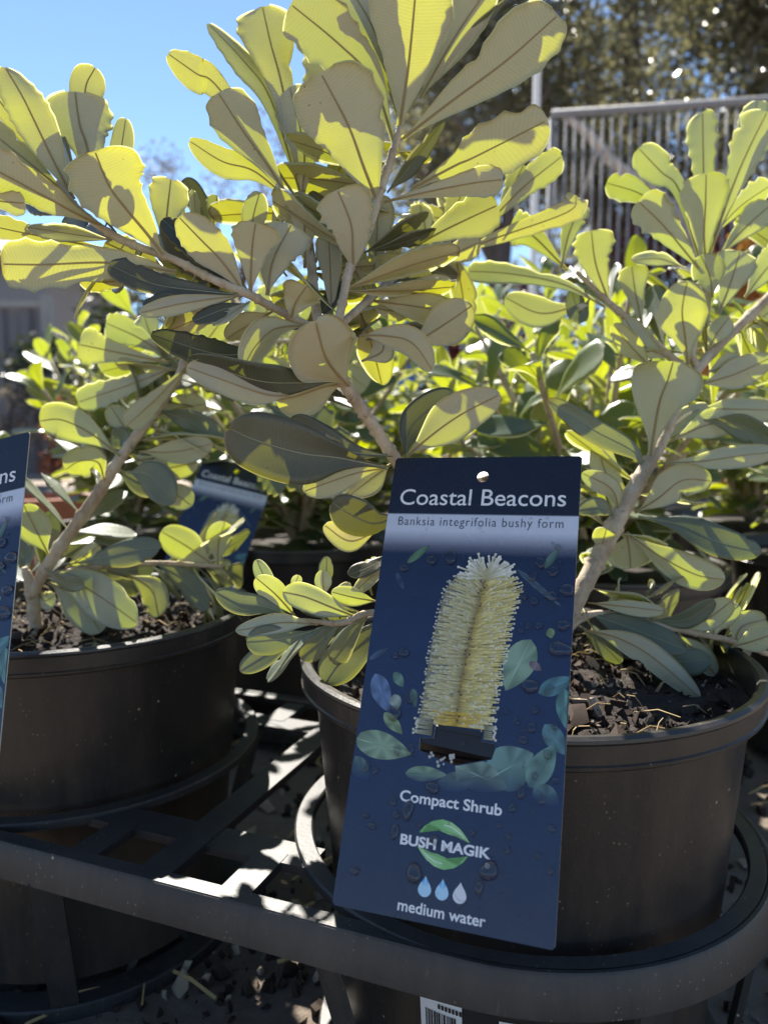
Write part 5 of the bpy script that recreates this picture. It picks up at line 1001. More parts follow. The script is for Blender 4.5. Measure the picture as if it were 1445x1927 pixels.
LEFT_LEAVES=[
('U','O',0.0333,(0.1312,-0.9909,0.0303),[(-0.1733,0.6292,0.4791),(-0.2212,0.6252,0.4884),(-0.2418,0.6206,0.4925)]),
('U','O',0.0283,(-0.1033,-0.9908,-0.0873),[(-0.1761,0.6398,0.4844),(-0.2014,0.6415,0.5004),(-0.2275,0.6427,0.5121)]),
('U','O',0.0244,(0.0832,-0.9707,0.2254),[(-0.1682,0.6289,0.4757),(-0.2008,0.6224,0.4618),(-0.2426,0.6158,0.4468)]),
('U','O',0.0211,(0.5342,-0.8453,-0.0119),[(-0.1562,0.6187,0.4749),(-0.1752,0.6062,0.4514),(-0.1967,0.5937,0.4286)]),
('U','O',0.0265,(0.3692,-0.7892,0.4907),[(-0.1617,0.6289,0.4757),(-0.1644,0.6417,0.5026),(-0.1692,0.6538,0.5214)]),
('U','O',0.0269,(0.5792,-0.8078,0.1091),[(-0.1622,0.639,0.4766),(-0.1471,0.6515,0.4994),(-0.1359,0.6635,0.5184)]),
('U','O',0.0269,(-0.2198,-0.9238,0.3136),[(-0.1665,0.6388,0.4744),(-0.1913,0.6515,0.4994),(-0.2033,0.664,0.5229)]),
('T','O',0.0195,(-0.3205,-0.9204,-0.2238),[(-0.1591,0.6183,0.4707),(-0.1337,0.6073,0.4617),(-0.113,0.6064,0.4534)]),
('U','S',0.0296,(0.2772,-0.9494,0.1476),[(-0.2055,0.6013,0.4048),(-0.2272,0.5981,0.4225),(-0.2473,0.5942,0.4327),(-0.2618,0.589,0.4318)]),
('U','S',0.0261,(0.5471,-0.7817,-0.2994),[(-0.2179,0.5992,0.3854),(-0.2192,0.5908,0.4002),(-0.2315,0.5858,0.4012),(-0.2399,0.5802,0.3951)]),
('U','S',0.0180,(0.3167,-0.8976,0.3066),[(-0.2034,0.6133,0.4238),(-0.2097,0.6143,0.433),(-0.2169,0.6154,0.4439)]),
('T','S',0.0188,(-0.5697,-0.8188,0.0711),[(-0.1959,0.6018,0.4101),(-0.2055,0.6128,0.4183),(-0.2178,0.6178,0.4187)]),
('U','S',0.0211,(0.0305,-0.9834,-0.1791),[(-0.1909,0.6016,0.4081),(-0.1628,0.6016,0.4081),(-0.1337,0.6023,0.4143)]),
('T','S',0.0273,(-0.3446,-0.9037,0.2539),[(-0.2001,0.6,0.3924),(-0.1784,0.5897,0.3901),(-0.1573,0.5776,0.3707)]),
('U','S',0.0211,(0.1267,-0.9298,0.3457),[(-0.1793,0.5988,0.3813),(-0.1628,0.5982,0.3751),(-0.1495,0.5972,0.366)]),
('U','S',0.0266,(0.4154,-0.9094,0.0178),[(-0.1382,0.6219,0.3138),(-0.1575,0.6136,0.3309),(-0.1764,0.605,0.3449)]),
('U','S',0.0221,(0.3597,-0.9323,0.0377),[(-0.1361,0.6219,0.3138),(-0.1352,0.624,0.3337),(-0.13,0.6257,0.3501)]),
('T','S',0.0223,(-0.3592,-0.8553,0.3733),[(-0.2507,0.5924,0.3207),(-0.2112,0.5782,0.3289),(-0.1838,0.5689,0.3356),(-0.1649,0.5641,0.3384)]),
('U','S',0.0141,(-0.1332,-0.9086,-0.3958),[(-0.2478,0.5922,0.3182),(-0.2314,0.5831,0.3273),(-0.2169,0.5792,0.3377)]),
('T','S',0.0208,(0.5783,-0.6034,0.5491),[(-0.2582,0.6028,0.3231),(-0.2667,0.6089,0.3337),(-0.2667,0.6152,0.3458)]),
('T','S',0.0222,(0.4119,-0.7862,0.4607),[(-0.2574,0.6028,0.3231),(-0.2453,0.6136,0.3309),(-0.2318,0.6243,0.3371)]),
('U','S',0.0248,(0.6517,-0.7475,-0.1288),[(-0.2614,0.5932,0.3281),(-0.2661,0.5852,0.3475),(-0.2716,0.5774,0.3688)]),
('U','S',0.0333,(-0.4195,-0.8671,0.2685),[(-0.273,0.6014,0.3106),(-0.2375,0.5812,0.309),(-0.2058,0.56,0.2992),(-0.1798,0.5485,0.2852)]),
('T','S',0.0188,(-0.2036,-0.9144,0.3499),[(-0.1853,0.6124,0.3189),(-0.1591,0.6011,0.3072),(-0.137,0.5887,0.2852)]),
('U','S',0.0295,(0.0987,-0.7492,0.655),[(-0.2666,0.6009,0.3051),(-0.2374,0.5895,0.2926),(-0.2171,0.5771,0.2705)]),
('U','S',0.0244,(-0.2362,-0.8695,0.4338),[(-0.2067,0.6114,0.3095),(-0.1844,0.6002,0.2988),(-0.1752,0.5882,0.2803)]),
('U','S',0.0155,(-0.4432,-0.8629,0.243),[(-0.2796,0.61,0.2968),(-0.2687,0.5993,0.2904),(-0.2607,0.5998,0.2946)]),
('T','S',0.0140,(-0.5879,-0.8082,-0.0334),[(-0.2643,0.5921,0.3174),(-0.2415,0.5713,0.311),(-0.2216,0.5613,0.3109)]),
('U','S',0.0221,(0.4811,-0.8662,-0.1347),[(-0.1896,0.6244,0.4331),(-0.1709,0.6354,0.4419),(-0.1471,0.6459,0.4466)]),
('T','S',0.0218,(-0.072,-0.9963,-0.0462),[(-0.1832,0.6253,0.4416),(-0.1553,0.6242,0.431),(-0.1296,0.6226,0.4161)]),
('U','S',0.0203,(0.1841,-0.8763,0.4453),[(-0.1939,0.6239,0.4289),(-0.1839,0.6367,0.4549),(-0.1913,0.6491,0.4774)]),
('U','S',0.0228,(-0.0042,-0.9971,0.076),[(-0.2055,0.6117,0.4078),(-0.1781,0.6103,0.3952),(-0.1478,0.6108,0.3994)]),
('U','O',0.0314,(0.1797,-0.8074,0.562),[(-0.1401,0.6813,0.496),(-0.1538,0.7043,0.5243),(-0.1536,0.7173,0.5522)]),
('U','O',0.0337,(0.2294,-0.8564,0.4625),[(-0.1239,0.7224,0.5052),(-0.1122,0.7457,0.5351),(-0.1036,0.7586,0.562)]),
('U','O',0.0378,(0.6326,-0.771,0.0733),[(-0.0946,0.7633,0.5113),(-0.0758,0.786,0.5359),(-0.045,0.8081,0.5551)]),
('U','O',0.0357,(0.4861,-0.7941,-0.3648),[(-0.0853,0.7733,0.5109),(-0.0553,0.7934,0.5105),(-0.018,0.8137,0.5128)]),
('T','O',0.0327,(-0.48,-0.8769,0.0266),[(-0.0946,0.7631,0.5098),(-0.0831,0.7506,0.4858),(-0.0517,0.7383,0.4648)]),
('U','O',0.0295,(0.3566,-0.7271,0.5867),[(-0.1107,0.7326,0.5064),(-0.1173,0.7095,0.4776),(-0.1093,0.6863,0.448)]),
('T','O',0.0272,(0.2814,-0.7453,0.6044),[(-0.127,0.7121,0.5026),(-0.1422,0.6897,0.4807),(-0.1471,0.667,0.4564)]),
('U','O',0.0296,(0.4376,-0.838,-0.3261),[(-0.1347,0.7018,0.5005),(-0.119,0.7207,0.4881),(-0.082,0.7394,0.4749)]),
('U','O',0.0317,(0.3225,-0.9463,0.0201),[(-0.066,0.7937,0.5132),(-0.045,0.8013,0.4899),(-0.018,0.8091,0.4688)]),
('U','S',0.0263,(0.4308,-0.7839,0.4472),[(-0.1029,0.748,0.5096),(-0.0946,0.7656,0.533),(-0.0959,0.778,0.5553)]),
('T','O',0.0500,(-0.1452,-0.9457,0.2909),[(-0.1298,0.6692,0.4292),(-0.0917,0.6568,0.4066),(-0.0546,0.6447,0.3869)]),  # leaves from here added out of sight to shade the tray deck
('T','O',0.0482,(-0.3376,-0.9404,0.0416),[(-0.0938,0.6742,0.4293),(-0.0627,0.6625,0.4133),(-0.0326,0.6509,0.3987)]),
('T','O',0.0451,(-0.2464,-0.9403,0.2349),[(-0.1334,0.6635,0.4224),(-0.1044,0.6511,0.4001),(-0.0785,0.6392,0.3828)]),
('T','O',0.0423,(-0.2337,-0.9211,0.3113),[(-0.1046,0.6863,0.448),(-0.0752,0.6747,0.4339),(-0.0468,0.6637,0.4246)]),  # last of the unseen leaves added to shade the deck
('T','O',0.0330,(-0.0445,-0.6186,0.7845),[(-0.1198,0.7275,0.5058),(-0.1445,0.7543,0.5214),(-0.1589,0.7766,0.5423)]),
('U','O',0.0340,(0.7109,-0.6839,0.1643),[(-0.066,0.7935,0.5116),(-0.0411,0.8359,0.5319),(-0.0015,0.8664,0.5358)]),
('T','S',0.0233,(0.0656,-0.8955,0.4402),[(-0.2139,0.6103,0.3952),(-0.1908,0.609,0.3827),(-0.1697,0.6095,0.3869)]),
('U','O',0.0294,(-0.1821,-0.3045,-0.9349),[(-0.1628,0.6253,0.474),(-0.1886,0.6558,0.4694),(-0.2098,0.6807,0.4652)]),
('T','S',0.0233,(0.6358,0.0076,0.7718),[(-0.1865,0.6133,0.4326),(-0.197,0.644,0.44),(-0.2048,0.6692,0.4471)]),
('U','O',0.0287,(-0.0335,-0.5282,-0.8485),[(-0.1634,0.6314,0.4832),(-0.2033,0.6436,0.4795),(-0.2362,0.6517,0.4734)]),
('T','S',0.0175,(0.7404,-0.0057,0.6721),[(-0.1937,0.6107,0.4222),(-0.2063,0.6302,0.439),(-0.2191,0.6462,0.4505)]),
('U','S',0.0243,(-0.0097,-0.2472,-0.9689),[(-0.1976,0.6093,0.4167),(-0.1561,0.6097,0.4195),(-0.1223,0.6086,0.4161)]),
('T','S',0.0275,(0.9084,-0.1632,0.385),[(-0.1902,0.612,0.4273),(-0.195,0.6304,0.4584),(-0.2065,0.6469,0.4806)]),
('U','N',0.0264,(-0.1756,-0.1492,-0.9731),[(-0.1937,0.6107,0.4223),(-0.1536,0.6178,0.4179),(-0.122,0.6225,0.4075)]),
('U','O',0.0164,(-0.1869,-0.5271,-0.829),[(-0.1626,0.6239,0.4719),(-0.1916,0.6294,0.4765),(-0.2158,0.6327,0.4783)]),
('T','N',0.0236,(0.5108,-0.2975,0.8066),[(-0.1727,0.6189,0.4544),(-0.1661,0.6508,0.4673),(-0.1646,0.6791,0.4715)]),
('U','S',0.0220,(-0.4533,-0.2156,-0.8649),[(-0.1889,0.6124,0.4292),(-0.1595,0.6096,0.4168),(-0.1371,0.6064,0.4035)]),
('U','O',0.0208,(-0.121,-0.4973,-0.8591),[(-0.1642,0.6398,0.496),(-0.1973,0.6529,0.4958),(-0.2249,0.6614,0.492)]),
('T','S',0.0272,(0.7508,-0.0816,0.6555),[(-0.1681,0.6209,0.462),(-0.1803,0.646,0.4853),(-0.1958,0.6672,0.4994)]),
('T','S',0.0193,(0.4226,-0.0882,0.902),[(-0.1771,0.617,0.4471),(-0.1672,0.6428,0.4471),(-0.1606,0.6642,0.444)]),
('U','N',0.0263,(-0.2431,-0.1529,-0.9579),[(-0.1653,0.6222,0.4666),(-0.1277,0.6322,0.4552),(-0.0969,0.6404,0.4463)]),
('T','S',0.0179,(0.6724,-0.2894,0.6813),[(-0.179,0.6162,0.444),(-0.1822,0.6436,0.4599),(-0.1857,0.6663,0.4719)]),
('T','S',0.0212,(0.0069,-0.3385,0.9409),[(-0.2102,0.6056,0.3979),(-0.1871,0.6204,0.4038),(-0.1682,0.6329,0.4074)]),
('U','O',0.0249,(-0.868,-0.412,-0.2771),[(-0.0963,0.7565,0.51),(-0.1079,0.7906,0.4941),(-0.1167,0.8188,0.4812)]),
('U','O',0.0270,(-0.613,-0.6228,0.4862),[(-0.1003,0.7514,0.5098),(-0.0913,0.7728,0.541),(-0.0881,0.7862,0.5698)]),
('U','S',0.0146,(-0.8498,-0.467,0.2447),[(-0.0994,0.7525,0.5098),(-0.1044,0.7734,0.5225),(-0.1122,0.7885,0.534)]),
('U','O',0.0289,(-0.7628,-0.6305,-0.1433),[(-0.1397,0.6851,0.4973),(-0.1643,0.7154,0.5106),(-0.1876,0.7376,0.5209)]),
('U','O',0.0192,(-0.168,-0.7217,-0.6715),[(-0.1075,0.7404,0.5082),(-0.0852,0.7566,0.4866),(-0.0671,0.7686,0.4678)]),
('U','O',0.0238,(-0.8463,-0.5172,-0.1275),[(-0.1267,0.7092,0.5026),(-0.1438,0.7406,0.5059),(-0.1612,0.7643,0.5081)]),
('U','O',0.0272,(-0.8995,-0.3912,0.1943),[(-0.0905,0.764,0.5104),(-0.0978,0.7975,0.5241),(-0.1101,0.8222,0.5366)]),
('U','S',0.0248,(-0.8608,-0.3261,-0.3907),[(-0.1305,0.703,0.5015),(-0.1403,0.7365,0.4923),(-0.1465,0.7645,0.4855)]),
('U','N',0.0187,(-0.5348,-0.8388,-0.1017),[(-0.1414,0.68,0.4957),(-0.1598,0.6915,0.514),(-0.1764,0.6983,0.5286)]),
('U','O',0.0189,(-0.782,-0.6161,-0.0944),[(-0.0973,0.7552,0.5099),(-0.114,0.7797,0.5039),(-0.1297,0.7981,0.4986)]),
('U','N',0.0208,(-0.8346,-0.4007,-0.378),[(-0.1024,0.7487,0.5096),(-0.1048,0.7807,0.4927),(-0.1135,0.8037,0.4758)]),
('U','N',0.0156,(-0.2472,-0.6915,-0.6787),[(-0.1546,0.6451,0.4821),(-0.1307,0.6488,0.4719),(-0.1118,0.6499,0.4616)]),
('U','N',0.0200,(-0.4696,-0.6201,-0.6285),[(-0.1486,0.6585,0.4889),(-0.1551,0.6864,0.4715),(-0.1632,0.7054,0.4535)]),
('U','O',0.0182,(-0.8442,-0.4308,-0.319),[(-0.1409,0.6816,0.4962),(-0.1545,0.7056,0.4982),(-0.1648,0.7256,0.5001)]),
('U','S',0.0221,(-0.5794,-0.813,-0.0582),[(-0.1489,0.6577,0.4886),(-0.1726,0.6747,0.5133),(-0.1935,0.6863,0.5334)]),
('U','N',0.0195,(-0.8509,-0.386,-0.3564),[(-0.0739,0.7855,0.5115),(-0.0797,0.8102,0.4976),(-0.0838,0.8306,0.4864)]),
('T','S',0.0176,(0.9582,-0.262,-0.1146),[(-0.1782,0.6136,0.3175),(-0.1689,0.6399,0.3189),(-0.1645,0.6624,0.3204)]),
('T','N',0.0283,(0.8583,-0.3687,0.3569),[(-0.2439,0.6018,0.3139),(-0.2238,0.6313,0.3012),(-0.2102,0.6567,0.2896)]),
('T','S',0.0217,(0.9797,-0.1941,0.0501),[(-0.1486,0.6188,0.3151),(-0.1408,0.654,0.3027),(-0.1348,0.6828,0.2926)]),
('T','S',0.0148,(0.918,-0.0432,0.3942),[(-0.1884,0.6115,0.318),(-0.1777,0.6275,0.2998),(-0.1723,0.6406,0.2836)]),
('T','S',0.0192,(0.9598,0.2066,0.1898),[(-0.1559,0.6175,0.3157),(-0.1467,0.6158,0.289),(-0.1451,0.6131,0.266)]),
('T','S',0.0222,(0.813,0.0879,0.5756),[(-0.152,0.6182,0.3154),(-0.1325,0.624,0.2891),(-0.1184,0.6284,0.2663)]),
('U','N',0.0227,(-0.5285,-0.0301,0.8484),[(-0.1702,0.615,0.3169),(-0.1402,0.6222,0.3372),(-0.1146,0.6281,0.352)]),
('T','S',0.0169,(0.9644,-0.1743,0.1991),[(-0.2569,0.6016,0.3117),(-0.2485,0.6295,0.3078),(-0.246,0.6532,0.3038)]),
('T','N',0.0232,(0.9981,-0.039,-0.0487),[(-0.1671,0.6156,0.3166),(-0.1663,0.6521,0.3113),(-0.1649,0.682,0.3069)]),
('T','N',0.0199,(0.961,-0.273,0.0445),[(-0.1472,0.6191,0.315),(-0.1383,0.6451,0.3076),(-0.133,0.6669,0.3015)]),
('T','S',0.0190,(0.9335,0.0976,0.345),[(-0.1614,0.6166,0.3162),(-0.1505,0.6228,0.2894),(-0.1443,0.6276,0.2666)]),
('T','S',0.0224,(0.9894,-0.138,0.0453),[(-0.1344,0.6214,0.314),(-0.1273,0.6522,0.3017),(-0.1255,0.678,0.2915)]),
('T','S',0.0182,(0.9602,-0.0522,-0.2743),[(-0.1581,0.6172,0.3159),(-0.1512,0.6419,0.336),(-0.1453,0.6621,0.3523)]),
('T','S',0.0251,(0.8425,0.1268,0.5236),[(-0.1712,0.6148,0.3169),(-0.1516,0.6194,0.2885),(-0.1389,0.6227,0.2631)]),
('T','S',0.0255,(0.9232,0.0696,0.378),[(-0.1566,0.6174,0.3158),(-0.1414,0.6268,0.2833),(-0.133,0.6341,0.255)]),
('T','N',0.0221,(0.9457,-0.3017,0.1205),[(-0.228,0.6022,0.3165),(-0.215,0.6292,0.3131),(-0.2108,0.6533,0.3095)]),
('T','N',0.0165,(0.8638,-0.4173,0.2823),[(-0.2397,0.6019,0.3146),(-0.2278,0.6242,0.3096),(-0.2174,0.6422,0.3058)]),
('T','N',0.0233,(0.6463,-0.0989,0.7566),[(-0.2479,0.6017,0.3132),(-0.2211,0.6066,0.2919),(-0.2,0.6107,0.2734)]),
('T','S',0.0252,(0.8707,-0.4272,0.2438),[(-0.2308,0.602,0.3161),(-0.2142,0.6345,0.3119),(-0.1999,0.6608,0.3086)]),
('T','S',0.0213,(0.7137,-0.4063,-0.5705),[(-0.1514,0.6184,0.3153),(-0.13,0.6362,0.3271),(-0.1142,0.6518,0.3381)]),
('T','N',0.0264,(0.5731,-0.08,0.8155),[(-0.2251,0.6032,0.3747),(-0.2293,0.6375,0.3837),(-0.235,0.6659,0.3878)]),
('T','S',0.0202,(0.7462,0.0728,0.6618),[(-0.2461,0.6,0.3448),(-0.2674,0.6021,0.3686),(-0.2849,0.6037,0.3881)]),
('T','S',0.0260,(0.6109,0.0638,0.7891),[(-0.2203,0.6039,0.3822),(-0.2449,0.6137,0.4055),(-0.2695,0.6212,0.4189)]),
('T','N',0.0194,(0.7002,0.0512,0.7121),[(-0.2373,0.6013,0.3572),(-0.2552,0.6072,0.3765),(-0.2718,0.6119,0.3903)]),
('T','S',0.0223,(0.7663,-0.5682,0.2999),[(-0.2708,0.5999,0.3086),(-0.272,0.6141,0.3359),(-0.2718,0.6249,0.3586)]),
('T','S',0.0241,(0.4288,-0.1624,0.8887),[(-0.2457,0.6001,0.3453),(-0.2262,0.6268,0.3427),(-0.2115,0.6492,0.3378)]),
('T','S',0.0160,(0.2407,-0.2516,0.9374),[(-0.253,0.599,0.3351),(-0.2305,0.6172,0.3356),(-0.2128,0.6327,0.3338)]),
('T','N',0.0180,(0.4035,-0.5571,0.7258),[(-0.2409,0.6008,0.3521),(-0.228,0.6254,0.3645),(-0.2177,0.6461,0.374)]),
('T','S',0.0197,(-0.1098,-0.3107,0.9441),[(-0.2801,0.6006,0.3031),(-0.302,0.6228,0.3081),(-0.3199,0.641,0.3118)]),
('T','S',0.0183,(0.3765,-0.6659,0.644),[(-0.2801,0.6007,0.303),(-0.2932,0.6144,0.3275),(-0.3051,0.6278,0.3456)]),
('T','S',0.0175,(-0.035,-0.571,0.8202),[(-0.2804,0.6024,0.2964),(-0.2747,0.6239,0.3122),(-0.2701,0.642,0.3245)]),
('T','S',0.0181,(-0.0336,-0.7038,0.7096),[(-0.2816,0.5988,0.3107),(-0.2899,0.619,0.3291),(-0.2967,0.6344,0.3454)]),
('T','S',0.0163,(-0.4241,-0.4722,0.7727),[(-0.2815,0.5988,0.3104),(-0.268,0.6118,0.3252),(-0.2573,0.622,0.3379)])]
LEFT_STEMS=[
('trunk',[(-0.2832,0.6146,0.2449,0.0049),(-0.2813,0.6078,0.2755,0.0051),(-0.2801,0.6006,0.303,0.0047),(-0.2828,0.5971,0.3173,0.0023)]),
('branch',[(-0.2802,0.6017,0.2942,0.0041),(-0.2603,0.5979,0.3248,0.005),(-0.2281,0.6027,0.3701,0.0047),(-0.2059,0.6063,0.4046,0.0043),(-0.1819,0.615,0.4393,0.004),(-0.1626,0.6233,0.4711,0.0031),(-0.1644,0.6413,0.4982,0.0017)]),
('branch',[(-0.1697,0.6203,0.4617,0.002),(-0.1515,0.6501,0.4862,0.0021),(-0.1375,0.6917,0.4994,0.0023),(-0.1029,0.748,0.5096,0.002),(-0.0637,0.7986,0.5122,0.0017)]),
('branch',[(-0.1449,0.6607,0.4916,0.0014),(-0.1344,0.6721,0.4566,0.0015),(-0.1119,0.6722,0.4292,0.0015),(-0.0889,0.6715,0.4224,0.0011)]),  # twig added to carry the unseen deck-shading leaves
('branch',[(-0.2709,0.6013,0.3093,0.0027),(-0.2287,0.6021,0.3164,0.0024),(-0.1853,0.6123,0.3181,0.0021),(-0.1317,0.6219,0.3138,0.0017)])]
rng = random.Random(101)
SG = 'banksia shrubs in the nursery row'
main = thing('banksia_shrub', (RP[0], RP[1], 0.258), 'tall banksia shrub in the right pot, two stems spreading behind the flower tag', 'shrub', SG)
for k, pts in MAIN_STEMS: stem(main, k, pts)
for row in MAIN_LEAVES:
    x = row[4][0][0]; y = row[4][0][1]
    soft = (y > 0.475 and x > 0.10) or row[4][0][2] < 0.34
    hero_leaf(main, row, rng, (M['leaf_old_soft'] if row[0] == 'T' else M['leaf_soft']) if soft else (M['leaf_old'] if row[0] == 'T' else M['leaf']))
left = thing('banksia_shrub', (LP[0]-0.03, LP[1]-0.03, 0.26), 'banksia shrub in the left pot with one bare leaning stem', 'shrub', SG)
for k, pts in LEFT_STEMS: stem(left, k, pts)
for row in LEFT_LEAVES: hero_leaf(left, row, rng, M['leaf_old_soft'] if row[0] == 'T' else M['leaf_soft'])

# ------------------------------------------------------------------ shrubs behind: shared leaf meshes
def proto_leaf(shape, seed, blade, wr):
    rg = random.Random(seed); sp = catmull([(0, 0, 0), (0, 0.33, 0.03), (0, 0.67, 0.04), (0, 1.0, rg.uniform(-0.08, 0.05))], 16)
    mb = MB(); leaf_bits(mb, sp, Vector((0, 0, 1)), wr, shape, rg, 14); rib = MB(); rib_bits(rib, sp, Vector((0, 0, 1)), wr*1.0, 0, 1, 8)
    b = len(mb.v); mb.v += rib.v; mb.f += [tuple(i+b for i in f) for f in rib.f]; mb.m += [2]*len(rib.f)
    return mb.mesh('leaf', [blade, M['margin'], M['midrib']])
PROTO = [proto_leaf(s, 200+i, M['leaf_far'], w_) for i, (s, w_) in enumerate((('O', .44), ('O', .38), ('S', .42), ('N', .34), ('S', .36), ('O', .48)))]
LIME = [proto_leaf('N', 300+i, M['leaf_lime'], w_) for i, w_ in enumerate((.16, .20, .24))]
def far_shrub(loc, height, spread, nsh, seed, label, leafset=PROTO, lsz=(0.055, 0.100), per=18, with_pot=True, cat='shrub', name='banksia_shrub', low=0.10, group=SG):
    rg = random.Random(seed); z0 = 0.258 if with_pot else 0.0
    base = Vector((loc[0], loc[1], z0)); t = thing(name, base, label, cat, group)
    for k in range(nsh):
        a = 2*math.pi*(k+rg.random()*0.6)/nsh; rr = spread*rg.uniform(0.35, 1.0) if k else 0.02
        tip = base+Vector((rr*math.cos(a), rr*math.sin(a), height*rg.uniform(0.62, 1.0)*(1-0.25*(rr/spread)**2)))
        P = catmull([base, base+Vector((rr*.35*math.cos(a), rr*.35*math.sin(a), (tip.z-z0)*.4)), tip], 10)
        mb = MB(); mb.tube(P, [0.006*(1-0.6*i/10) for i in range(11)], 6); mb.build('branch', M['bark'], t)
        ph = rg.uniform(0, 6)
        for i in range(per):
            u = low+(1-low)*(i/(per-1))**0.75; f = u*10; q = min(int(f), 9); p = P[q].lerp(P[q+1], f-q); ax = (P[q+1]-P[q]).normalized()
            az = ph+i*2.4; e1 = ax.orthogonal().normalized(); e2 = ax.cross(e1)
            out = e1*math.cos(az)+e2*math.sin(az)
            op = R(rg.uniform(62, 82)-34*u**3); d = (ax*math.cos(op)+out*math.sin(op)).normalized()
            up = (ax-d*ax.dot(d)).normalized(); sx = d.cross(up)
            m3 = Matrix((sx, d, up)).transposed(); s = rg.uniform(*lsz)*(1-0.25*u**4)
            o = bpy.data.objects.new('leaf', rg.choice(leafset)); COL.objects.link(o); o.parent = t
            o.matrix_local = Matrix.Translation(p-base) @ m3.to_4x4() @ Matrix.Diagonal((s, s, s*1.0, 1))
    return t
FAR = [  # place, height, spread, shoots, seed, what the shrub, its pot and its soil are told by
 ((-0.12, 1.09), 0.42, 0.26, 17, 61, 'banksia behind the second tag, dark lower leaves', 'under the second tag'),
 ((0.24, 0.88), 0.36, 0.23, 15, 70, 'broad banksia close behind the right pot with grey lower leaves', 'close behind the right pot'),
 ((-0.40, 1.20), 0.36, 0.15, 13, 62, 'bright lit banksia behind the left shrub beside the steel fence', 'behind the left pot'),
 ((0.60, 0.98), 0.38, 0.22, 14, 64, 'banksia at the right edge in front of the tube fence', 'at the right edge of the second row'),
 ((0.30, 1.26), 0.42, 0.23, 14, 63, 'dense pale banksia just right of the tag top', 'in the third row behind the tag top'),
 ((-0.03, 1.46), 0.40, 0.22, 13, 65, 'banksia low behind the main stem of the tall shrub', 'in the middle of the third row'),
 ((0.66, 1.38), 0.46, 0.25, 13, 66, 'banksia in the third row below the white post', 'in the third row below the white post'),
 ((-0.36, 1.58), 0.40, 0.21, 12, 69, 'banksia in the third row between the second tag and the steel fence', 'in the third row left of centre'),
 ((1.00, 1.62), 0.48, 0.26, 13, 68, 'banksia in the back row beside the orange shrub', 'at the right of the back row'),
 ((0.36, 1.72), 0.48, 0.25, 13, 75, 'banksia in the back row seen over the tag', 'in the back row behind the tag'),
 ((-0.62, 0.90), 0.22, 0.17, 12, 74, 'leafy banksia behind the cut off tag at the left edge', 'left of the left pot'),
]
for i, (lc, h, sp, ns, sd, lb, wh) in enumerate(FAR):
    pot(lc, 'round black pot '+wh, PG)
    mb = MB(); mb.lathe([(0.001, 0.262), (0.07, 0.258), (0.1385, 0.255)], 32, lc)
    tag(mb.build('potting_soil', M['soil'], origin=(lc[0], lc[1], 0.25)), 'dark soil in the pot '+wh, 'soil', 'potting soil in the shrub pots', 'stuff')
    far_shrub(lc, h, sp, ns, sd, lb)
far_shrub((0.045, 1.95), 0.60, 0.11, 7, 71, 'lime green tufted shrub behind the main stem', LIME, (0.07, 0.12), 16, False, 'shrub', 'tufted_shrub', 0.5, 'lime green tufted shrubs')
far_shrub((0.20, 2.05), 0.62, 0.10, 6, 72, 'smaller lime green tufted shrub right of the first one', LIME, (0.06, 0.10), 15, False, 'shrub', 'tufted_shrub', 0.5, 'lime green tufted shrubs')

# ------------------------------------------------------------------ plant tags
def poly_fill(mb, pts, z, col=None, colf=None):
    b = len(mb.v); k = len(pts); cx = sum(q[0] for q in pts)/k; cyy = sum(q[1] for q in pts)/k
    mb.v += [(q[0]*.001, -q[1]*.001, z) for q in pts]+[(cx*.001, -cyy*.001, z)]
    mb.f += [(b+(i+1) % k, b+i, b+k) for i in range(k)]; mb.m += [0]*k
    for q in list(pts)+[(cx, cyy)]: mb.c.append(colf(q) if colf else col)
def strip(mb, pts, wid, z, cols):
    b = len(mb.v); k = len(pts)
    for i, q in enumerate(pts):
        a = pts[max(i-1, 0)]; c = pts[min(i+1, k-1)]; dx, dy = c[0]-a[0], c[1]-a[1]; L = math.hypot(dx, dy) or 1
        w_ = wid[i] if hasattr(wid, '__len__') else wid
        for s in (-1, 1):
            mb.v.append(((q[0]-dy/L*w_*s/2)*.001, -(q[1]+dx/L*w_*s/2)*.001, z)); mb.c.append(cols[i] if isinstance(cols, list) else cols)
    mb.f += [(b+2*i, b+2*i+1, b+2*i+3, b+2*i+2) for i in range(k-1)]; mb.m += [0]*(k-1)
def disc(mb, c, r, z, col, nn=6):
    b = len(mb.v); mb.v += [((c[0]+r*math.cos(a))*.001, -(c[1]+r*math.sin(a))*.001, z) for a in (2*math.pi*j/nn for j in range(nn))]
    mb.c += [col]*nn; mb.f.append(tuple(b+j for j in range(nn))); mb.m.append(0)
def child(name, mb, mats, parent, smooth=False):
    me = mb.mesh(name, mats, smooth); o = bpy.data.objects.new(name, me); COL.objects.link(o); o.parent = parent; return o
_dg = bpy.context.evaluated_depsgraph_get()
